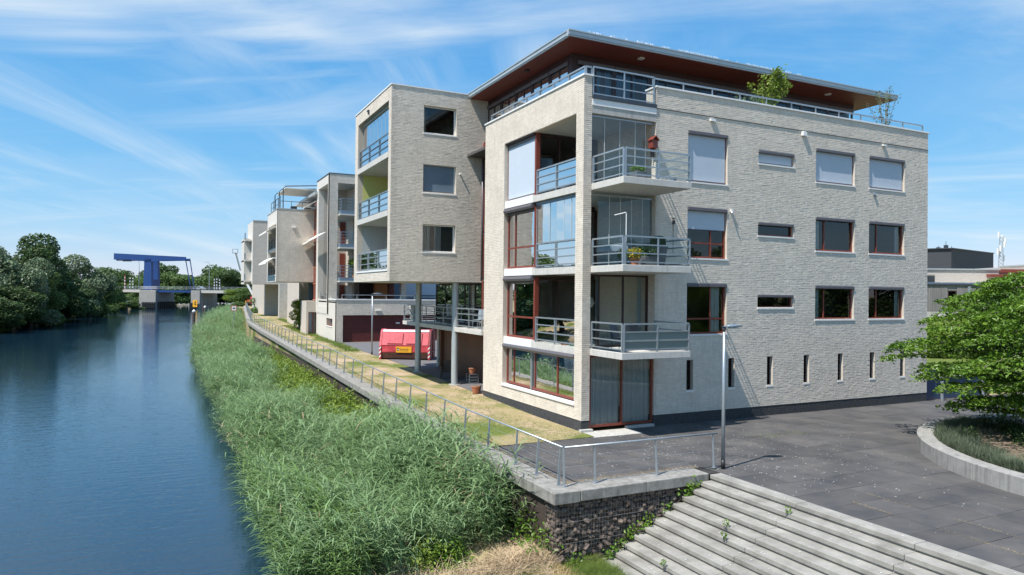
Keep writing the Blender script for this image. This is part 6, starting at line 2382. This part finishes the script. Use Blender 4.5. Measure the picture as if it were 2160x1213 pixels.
scatter('lawn_grass', P_, RO, SCL, IX, gt2, 'short parched lawn grass between railing and building', 'grass')
# --- grass growing in the paving joints
P_, RO, SCL, IX = [], [], [], []
jt = [grass_tuft(460 + i, M['straw'] if i < 2 else M['grass_dry'], 9, .035, .055, .007, .8, .6) for i in range(4)] + [grass_tuft(470, M['grass_green'], 10, .05, .06, .006, .7)]
for k in range(2600):
    ax = r0.uniform() < .72
    if ax:
        x, y = round(r0.uniform(-4, 11)) + .5 + r0.normal(0, .010), r0.uniform(-15, -.3)
    else:
        x, y = r0.uniform(-4, 11), round(r0.uniform(-15, -.3)) - .1 + r0.normal(0, .010)
    if math.hypot(x - PC[0], y - PC[1]) < PR + .05 or (x < .55 and (y < -5.7 or y > -1.0)) or (x < 2.1 and y > -1.05):
        continue
    n_ = noise2(x * 1.7 + 2, y * 1.3) + .6 * noise2(x * 4.3, y * 3.7)
    if n_ < (.15 if x > .6 else -.35):
        continue
    P_.append((x, y, -.008)); RO.append((0, 0, r0.uniform(0, 6))); SCL.append(r0.uniform(.5, 1.15)); IX.append(r0.integers(0, 5) if r0.uniform() < .35 else r0.integers(0, 4))
for xl, ya, yb, nn in ((1.5, -11.1, -10.0, 110), (1.5, -13.9, -12.1, 140), (2.5, -10.9, -9.6, 70), (2.5, -14.4, -11.9, 150), (3.5, -12.2, -10, 40), (.5, -4.9, -3.2, 40), (-.5, -5.7, -3.0, 70), (-1.5, -5.7, -2.5, 70), (-2.5, -5.6, -1.5, 70), (6.5, -3.4, -1.6, 50), (7.5, -3.0, -1.8, 50), (9.5, -4.5, -2.0, 40)):
    for k in range(nn):
        y = r0.uniform(ya, yb)
        P_.append((xl + r0.normal(0, .018), y, -.004)); RO.append((0, 0, r0.uniform(0, 6))); SCL.append(r0.uniform(.7, 1.7)); IX.append(r0.integers(0, 4))
for k in range(1100):     # straw gathered along the inner edge of the coping
    if r0.uniform() < .55:
        x, y = r0.uniform(-4.05, .4), -5.74 + abs(r0.normal(0, .11))
    else:
        x, y = -4.02 + abs(r0.normal(0, .1)), r0.uniform(-5.8, -1)
    P_.append((x, y, 0.0)); RO.append((0, 0, r0.uniform(0, 6))); SCL.append(r0.uniform(.7, 1.5)); IX.append(r0.integers(0, 4))
for k in range(260):      # weeds at the foot of the facade and the mossy patch
    if r0.uniform() < .45:
        x, y = r0.uniform(3.3, 19), -.03 - abs(r0.normal(0, .05))
        if noise2(x * 2, 1) < .2:
            continue
    else:
        x, y = r0.uniform(5.2, 7.6), -3.1 + r0.normal(0, .18) - .25 * (r0.uniform() < .4)
    P_.append((x, y, 0)); RO.append((0, 0, r0.uniform(0, 6))); SCL.append(r0.uniform(.6, 1.3)); IX.append(4 if r0.uniform() < .6 else 2)
scatter('joint_grass', P_, RO, SCL, IX, jt, 'dry grass growing in the joints of the paving', 'grass')
# --- fallen petals on the paving and steps
V, T = [], []
for k in range(950):
    if r0.uniform() < .8:
        x, y, z = r0.normal(1.2, 3.2), r0.normal(-5.5, 3.0), .0075
        if x < .56 and (y < -5.75 or y > -1.0):
            continue
        if x < -4 or y > -.2 or math.hypot(x - PC[0], y - PC[1]) < PR + .1:
            continue
        if -0.1 < x < 2.05 and y > -1.05:
            z = .014
    else:
        i = int(r0.integers(0, 11))
        x, y, z = SX[i] + r0.uniform(.06, .28), r0.uniform(-16, -6.7), -.16 * i + .012
    a, s = r0.uniform(0, 6.28), r0.uniform(.008, .022)
    b = len(V)
    for q in range(4):
        V.append((x + s * math.cos(a + q * 1.57) * (1.4 if q % 2 else .8), y + s * math.sin(a + q * 1.57) * (1.4 if q % 2 else .8), z + .004 * (q % 2)))
    T += [(b, b + 1, b + 2), (b, b + 2, b + 3)]
tag(link('fallen_petals', np_mesh('fallen_petals', np.array(V), tris=T), M['petal']), 'tiny white fallen petals sprinkled over paving and steps', 'petals', kind='stuff')

# --- creeper along the stair edge
cl_pts = [(-.55, -6.62, -.38), (-.75, -6.6, -.42), (-.45, -6.6, -.2), (-1.35, -6.62, -.8), (-2.0, -6.62, -.95), (-2.1, -6.6, -1.1), (-2.4, -6.63, -1.15), (-2.55, -6.62, -1.3), (-2.8, -6.65, -1.45), (-3.1, -6.68, -1.55), (-3.3, -6.72, -1.65), (-4.2, -6.72, -1.65), (-4.35, -6.75, -1.7)]
cvt = thing('creeper', 'green bramble creeping up the gabion beside the stairs', 'creeper', (-2.2, -6.6, -1.1))
C, D = [], []
for p in cl_pts:
    for k in range(34):
        C.append(np.array(p) + r0.normal(0, (.12, .035, .11), 3))
        D.append((r0.normal(), -1, .6))
V, T = leaves_at(np.array(C), np.array(D), .085, r0, .4, .75)
foliage('foliage', V, T, 'leaf_bright', cvt, True)
MB().path([p for p in sorted(cl_pts)], .006, 4).build('stem', M['bark'], cvt)
for k, (x, y, z, lab) in enumerate(((-.2, -9.6, -.16, 'upper'), (-1.2, -8.6, -.64, 'middle'), (-1.55, -8.9, -.80, 'lower'), (-2.85, -8.3, -1.44, 'bottom'))):
    t = thing('step_weed', 'small green weed growing from a joint on the %s part of the steps' % lab, 'weed', (x, y, z + .002), 0, 'weeds on the steps')
    V, T = leaf_ball(26, .09, .09, .09, .07, 600 + k, .6)
    foliage('foliage', V + np.array([0, 0, .09]), T, 'leaf_bright', t)

# --- lavender and low shrubs in the planter
lv = [grass_tuft(500 + i, M['leaf_lavender'], 46, .38, .16, .012, .3) for i in range(3)] + [herb_clump(510, M['leaf_dark'], 130, .5, .4, .07)]
P_, RO, SCL, IX = [], [], [], []
for k in range(1300):
    a, rr = r0.uniform(R(95), R(215)), PR - .62 - abs(r0.normal(0, .45))
    x, y = PC[0] + rr * math.cos(a), PC[1] + rr * math.sin(a)
    P_.append((x, y, .36)); RO.append((0, 0, r0.uniform(0, 6))); SCL.append(r0.uniform(.55, 1.0)); IX.append(r0.integers(0, 3))
for k in range(420):
    a, rr = r0.uniform(R(95), R(215)), r0.uniform(3.2, 6.6)
    x, y = PC[0] + rr * math.cos(a), PC[1] + rr * math.sin(a)
    if noise2(x * 1.3, y * 1.3) < .1:
        continue
    P_.append((x, y, .42)); RO.append((0, 0, r0.uniform(0, 6))); SCL.append(r0.uniform(.6, 1.2)); IX.append(3 if a < R(135) else r0.integers(0, 4))
scatter('lavender', P_, RO, SCL, IX, lv, 'grey green lavender edging the round planter', 'lavender')


# ------------------------------------------------------------------ trees
def crown_mesh(name, seed, m_, w, h, n, size, lobes=9, up=.35, asp=.62):
    """irregular crown of leaf sprays: lobes of different size with gaps between them, base at z = 0"""
    r_ = np.random.default_rng(seed)
    C, D = [], []
    tot = 0
    L_ = []
    for k in range(lobes):
        a = r_.uniform(0, 6.28)
        zf = r_.uniform(.12, .92)
        prof = math.sin(math.pi * (zf * .80 + .16)) ** .7
        rr = w * .5 * prof * r_.uniform(.25, .85)
        L_.append((rr * math.cos(a), rr * math.sin(a), h * zf, w * r_.uniform(.16, .30), h * r_.uniform(.09, .17)))
    L_.append((0, 0, h * .55, w * .28, h * .33))
    vol = np.array([l[3] ** 2 * l[4] for l in L_]) ** .67
    vol /= vol.sum()
    for l, f in zip(L_, vol):
        k = int(n * f)
        d = r_.normal(size=(k, 3))
        d /= np.linalg.norm(d, axis=1)[:, None]
        rad = 1 - np.abs(r_.normal(0, .22, k))
        # sub-clumps
        cl_ = r_.normal(size=(14, 3))
        cl_ /= np.linalg.norm(cl_, axis=1)[:, None]
        pick = cl_[r_.integers(0, 14, k)]
        d = d * .75 + pick * .55
        d /= np.linalg.norm(d, axis=1)[:, None]
        c = d * rad[:, None] * np.array([l[3], l[3], l[4]]) + np.array(l[:3])
        C.append(c)
        D.append(d)
    C, D = np.concatenate(C), np.concatenate(D)
    V, T = leaves_at(C, D, size, r_, up, asp)
    me = np_mesh(name, V, tris=T)
    me.materials.append(M[m_])
    return me


def trunk_mesh(name, seed, h, r, spread, m_='bark'):
    r_ = np.random.default_rng(seed)
    mb = MB()
    mb.path([(0, 0, -.3), (r_.normal(0, .1), r_.normal(0, .1), h * .35), (r_.normal(0, .2), r_.normal(0, .2), h * .6), (r_.normal(0, .3), 0, h * .9)], [r * 1.25, r, r * .7, r * .2], 8)
    for k in range(6):
        a = r_.uniform(0, 6.28)
        z = h * r_.uniform(.28, .6)
        e = (math.cos(a) * spread * .6, math.sin(a) * spread * .6, z + h * r_.uniform(.15, .35))
        mb.path([(0, 0, z), (e[0] * .5, e[1] * .5, z + (e[2] - z) * .6), e], [r * .5, r * .32, r * .1], 6)
    me = mb.mesh(name, True)
    me.materials.append(M[m_])
    return me


KINDS = {}
for i, (k, m_, w, h, n, size) in enumerate((('dark', 'leaf_dark', 9, 13, 9500, .42), ('mid', 'leaf_mid', 9, 12, 9500, .42), ('silver', 'leaf_silver', 9, 10, 9500, .40), ('dark2', 'leaf_dark', 8, 15, 9500, .42), ('bright', 'leaf_herb', 6, 6, 4500, .30), ('far', 'leaf_mid', 10, 12, 4200, .65), ('fard', 'leaf_dark', 10, 13, 4200, .65))):
    KINDS[k] = (crown_mesh('crown', 700 + i, m_, w, h, n, size), trunk_mesh('trunk', 720 + i, h * .8, .22, w * .45), w, h)


def tree(kind, loc, height, label, width=None, rz=None, name='broadleaf_tree', group=None, low=0.0):
    cm_, tm_, w, h = KINDS[kind]
    t = thing(name, label, 'tree', loc, random.uniform(0, 6.28) if rz is None else rz, group)
    s = height / h
    sw = (width / w) if width else s
    t.scale = (sw, sw, s)
    for nm, me in (('trunk', tm_), ('crown', cm_)):
        o = bpy.data.objects.new(nm, me)
        COL.objects.link(o)
        o.parent = t
        if nm == 'crown':
            o.location = (0, 0, low - .11 * h)
    return t


def tree_px(kind, px_, top, depth, base_z, label, width, group, name='broadleaf_tree'):
    """tree whose foot is at this column and distance and whose top reaches photo row 'top'"""
    p = at_depth(px_, 608, depth)
    zt = at_depth(px_, top, depth).z
    return tree(kind, (p.x, p.y, base_z), zt - base_z, label, width, None, name, group)


ORD = ('first second third fourth fifth sixth seventh eighth ninth tenth eleventh twelfth thirteenth fourteenth fifteenth sixteenth '
       'seventeenth eighteenth nineteenth').split()


def ordinal(i):
    if i < 19:
        return ORD[i]
    t, u = divmod(i + 1, 10)
    w = {2: 'twent', 3: 'thirt', 4: 'fort'}[t]
    return w + ('ieth' if u == 0 else 'y-' + ORD[u - 1])


GB = 'trees on the far left bank'
bank = [
    ('silver', -95, 500, 112, 13, 'pale willow outside the left corner of the river bank'),
    ('dark', -45, 482, 128, 14, 'dark tree at the extreme left edge behind the silver willow'),
    ('silver', 12, 497, 120, 13, 'pale silvery willow leaning over the water at the left edge'),
    ('dark2', 62, 472, 138, 14, 'tallest dark crowned tree on the left bank'),
    ('silver', 66, 528, 126, 10, 'silvery willow in front of the tallest dark tree'),
    ('dark2', 112, 500, 150, 12, 'dark tree right of the tallest one on the left bank'),
    ('mid', 92, 560, 132, 9, 'low bushy tree hanging over the water in the left bank group'),
    ('dark', 136, 545, 150, 9, 'mid green tree at the water edge left of the pale willow'),
    ('dark', 40, 575, 117, 9, 'low dark bush at the water edge below the silvery willows'),
    ('silver', 188, 525, 172, 13, 'large pale willow at the end of the left bank group'),
    ('mid', 208, 556, 180, 10, 'drooping green willow at the water near the bridge'),
    ('dark', 165, 590, 158, 8, 'dark low bush under the large pale willow'),
    ('mid', 232, 574, 205, 9, 'small green tree just left of the bridge approach'),
    ('dark', -5, 600, 108, 8, 'dark bush at the very left edge on the water'),
]
for k_, x_, y_, h_, lab in (('mid', -44, 18, 13, 'green tree on the left bank abreast of the corner building'), ('dark', -46, 32, 15, 'dark tree on the left bank opposite the quay'), ('silver', -43, 46, 12, 'willow on the left bank opposite the garages'), ('mid', -45, 60, 14, 'tree on the left bank opposite the second building'), ('dark', -42, 74, 14, 'dark tree left of the frame on the bank'), ('mid', -43, 88, 14, 'green tree left of the frame next to the willows'), ('dark', -48, 2, 15, 'dark tree on the left bank level with the stairs'), ('mid', -48, -14, 13, 'green tree on the left bank behind the camera')):
    tree(k_, (x_, y_, -1.2), h_, lab, 15, None, 'broadleaf_tree', GB)
for k, px_, top, dep, wd_, lab in bank:
    p = at_depth(px_, 608, dep)
    tree_px(k, px_, top, dep, -1.6, lab, wd_, GB)
for i_ in range(20):
    px_ = -20 + i_ * 12.8
    dep = 112 + 100 * (i_ / 19.0) ** 1.3
    p = at_depth(px_, 608, dep)
    xb = lerp_tab(LB_T, p.y) - .6 + random.uniform(-.6, .3)
    d_ = (Vector((xb, p.y, 0)) - CAM).dot(_F)
    tree('dark' if i_ % 3 else 'mid', (xb, p.y, -2.0), random.uniform(4.2, 6.2), 'low waterside bush of the left bank, %s one counted from the left edge' % ordinal(i_), random.uniform(7, 9), None, 'bank_bush', 'bushes overhanging the left waterline')
# shrubs along the foot of the bank and under the bridge
for px_, top, dep, lab in ((225, 628, 215, 'low shrub at the bank below the left bridge span'), (255, 622, 232, 'rounded shrub under the left end of the bridge'), (283, 632, 250, 'low reed like shrub beside the left bridge pier')):
    tree_px('mid', px_, top, dep, -2.0, lab, 8, 'shrubs below the bridge', 'bank_shrub')
GF = 'trees behind the bridge'
fr = np.random.default_rng(9)
px_ = 226
k = 0
while px_ < 545:
    top = 569 + 9 * math.sin(px_ * .05) + fr.uniform(-7, 7)
    if 340 < px_ < 352:
        top -= 14
    if 440 < px_ < 456:
        top -= 10
    dep = fr.uniform(300, 400)
    tree_px('far' if k % 3 else 'fard', px_, top, dep, -.5, 'far green tree, %s from the left in the row beyond the drawbridge' % ordinal(k), fr.uniform(14, 21), GF)
    px_ += fr.uniform(8, 12)
    k += 1
for px_, top, dep, lab, kd in ((498, 602, 190, 'round pale green bush beside the quay end', 'bright'), (520, 604, 175, 'green bush behind the red truck', 'mid'), (548, 598, 200, 'dark tree behind the red truck', 'dark'), (572, 600, 120, 'green tree under the farthest apartment block', 'mid')):
    tree_px(kd, px_, top, dep, gz(150), lab, 9 if kd != 'bright' else 8, None, 'bank_bush')
tree('bright', (-.25, 55.6, gz(55)), 3.6, 'green bush against the blue wall below the second building block', 2.6, None, 'wall_bush')
# right-hand background greenery
GR = 'hedges and trees on the right'
for px_, top, dep, wd_, kd, lab in ((1966, 556, 92, 7, 'mid', 'small rounded tree in front of the dark grey block'), (2135, 555, 120, 9, 'mid', 'green tree top beside the telecom mast'),
                                    (1985, 655, 46, 4.5, 'bright', 'yellow green hedge bush right of the apartment building'), (2030, 648, 47, 4.5, 'bright', 'yellow green bush behind the near tree'),
                                    (2075, 615, 50, 6, 'silver', 'grey green tree in front of the timber house'), (2150, 600, 52, 7, 'mid', 'green tree at the right edge behind the near tree'), (2215, 590, 50, 8, 'mid', 'green tree outside the right edge')):
    tree_px(kd, px_, top, dep, .2, lab, wd_, GR, 'garden_tree')
# trees standing across the plaza, seen mirrored in the windows
for x, y, h, kd, lab in ((34, -38, 11, 'mid', 'leafy tree on the far side of the plaza south east'), (44, -28, 12, 'dark', 'dark tree east of the plaza'), (26, -50, 12, 'mid', 'tree behind the round planter south'), (52, -44, 13, 'dark', 'tall tree far across the plaza'), (40, -60, 13, 'mid', 'tree at the southern end of the plaza'), (33, -17, 8, 'mid', 'smaller tree just east of the round planter'), (45, -15, 11, 'dark', 'dark tree on the road east of the plaza'), (57, -22, 12, 'mid', 'green tree further along the eastern road'), (66, -34, 13, 'dark', 'dark tree closing the eastern view'), (58, -54, 13, 'mid', 'tree behind the dark ones south east'), (30, -75, 14, 'dark', 'dark tree far south of the stairs'), (10, -80, 14, 'mid', 'green tree far south by the river')):
    tree(kd, (x, y, -.05), h, lab, h * .85, None, 'plaza_tree', 'trees across the plaza')


# ---- near tree in the planter: layered branches with real leaves
def near_tree():
    base = Vector((12.55, -9.1, .5))
    t = thing('layered_tree', 'low spreading tree with layered bright green leaves rising from the round planter', 'tree', base)
    r_ = np.random.default_rng(31)
    wood = MB()
    C, D = [], []

    def spray(p, d, length, dens):
        """a leafy twig: gently drooping, leaves in a flat layer"""
        pts = []
        n = max(3, int(length / .16))
        q = np.array(p)
        dd = np.array(d)
        for i in range(n):
            pts.append(tuple(q))
            dd = dd + np.array([r_.normal(0, .10), r_.normal(0, .10), -.045])
            dd /= np.linalg.norm(dd)
            q = q + dd * length / n
            for j in range(dens):
                s = np.cross(dd, [0, 0, 1])
                off = s * r_.normal(0, .16) + np.array([0, 0, r_.normal(0, .045)]) + dd * r_.normal(0, .08)
                C.append(q + off)
                D.append(np.array([r_.normal(0, .25), r_.normal(0, .25), 1.0]))
        return pts

    for sidx in range(5):
        a0 = sidx * 1.26 + r_.uniform(-.3, .3)
        top = np.array([math.cos(a0) * .9, math.sin(a0) * .9, r_.uniform(3.2, 4.4)])
        pts = [np.array([math.cos(a0) * .12, math.sin(a0) * .12, -.15]), np.array([math.cos(a0) * .3, math.sin(a0) * .3, 1.2]), top * np.array([.75, .75, .6]), top]
        wood.path([tuple(p) for p in pts], [.085, .07, .05, .02], 7)
    nb = 84
    for k in range(nb):
        z = .7 + 6.2 * ((k + .5) / nb) ** 0.95
        a = k * 2.39996 + r_.uniform(-.25, .25)
        reach = 4.3 * math.sqrt(max(.12, 1 - ((z - 3.1) / 4.1) ** 2)) * r_.uniform(.62, 1.12)
        if z < 1.9:
            reach *= .66
        d = np.array([math.cos(a), math.sin(a), .20 - .05 * z])
        st_ = np.array([math.cos(a) * .35, math.sin(a) * .35, z * .80])
        pts = [st_]
        dd = d / np.linalg.norm(d)
        seg = 7
        for i in range(seg):
            dd = dd + np.array([r_.normal(0, .07), r_.normal(0, .07), -.030])
            dd /= np.linalg.norm(dd)
            pts.append(pts[-1] + dd * reach / seg)
        wood.path([tuple(p) for p in pts], [.03 * (1 - i / (seg + 1.5)) + .004 for i in range(seg + 1)], 5)
        for i in range(2, seg + 1):
            for sgn in (-1, 1):
                s = np.cross(dd, [0, 0, 1]) * sgn
                ln_ = .65 + .45 * r_.uniform() if i < seg else .5
                spray(pts[i], s * .8 + dd * .6 + np.array([0, 0, .08]), ln_, 9)
        spray(pts[-1], dd, .6, 8)
    wood.build('trunk', M['bark_pale'], t, smooth=True, world=False)
    V, T = leaves_at(np.array(C), np.array(D), .155, r_, .35, .52)
    foliage('crown', V, T, 'leaf_bright', t, False)


near_tree()
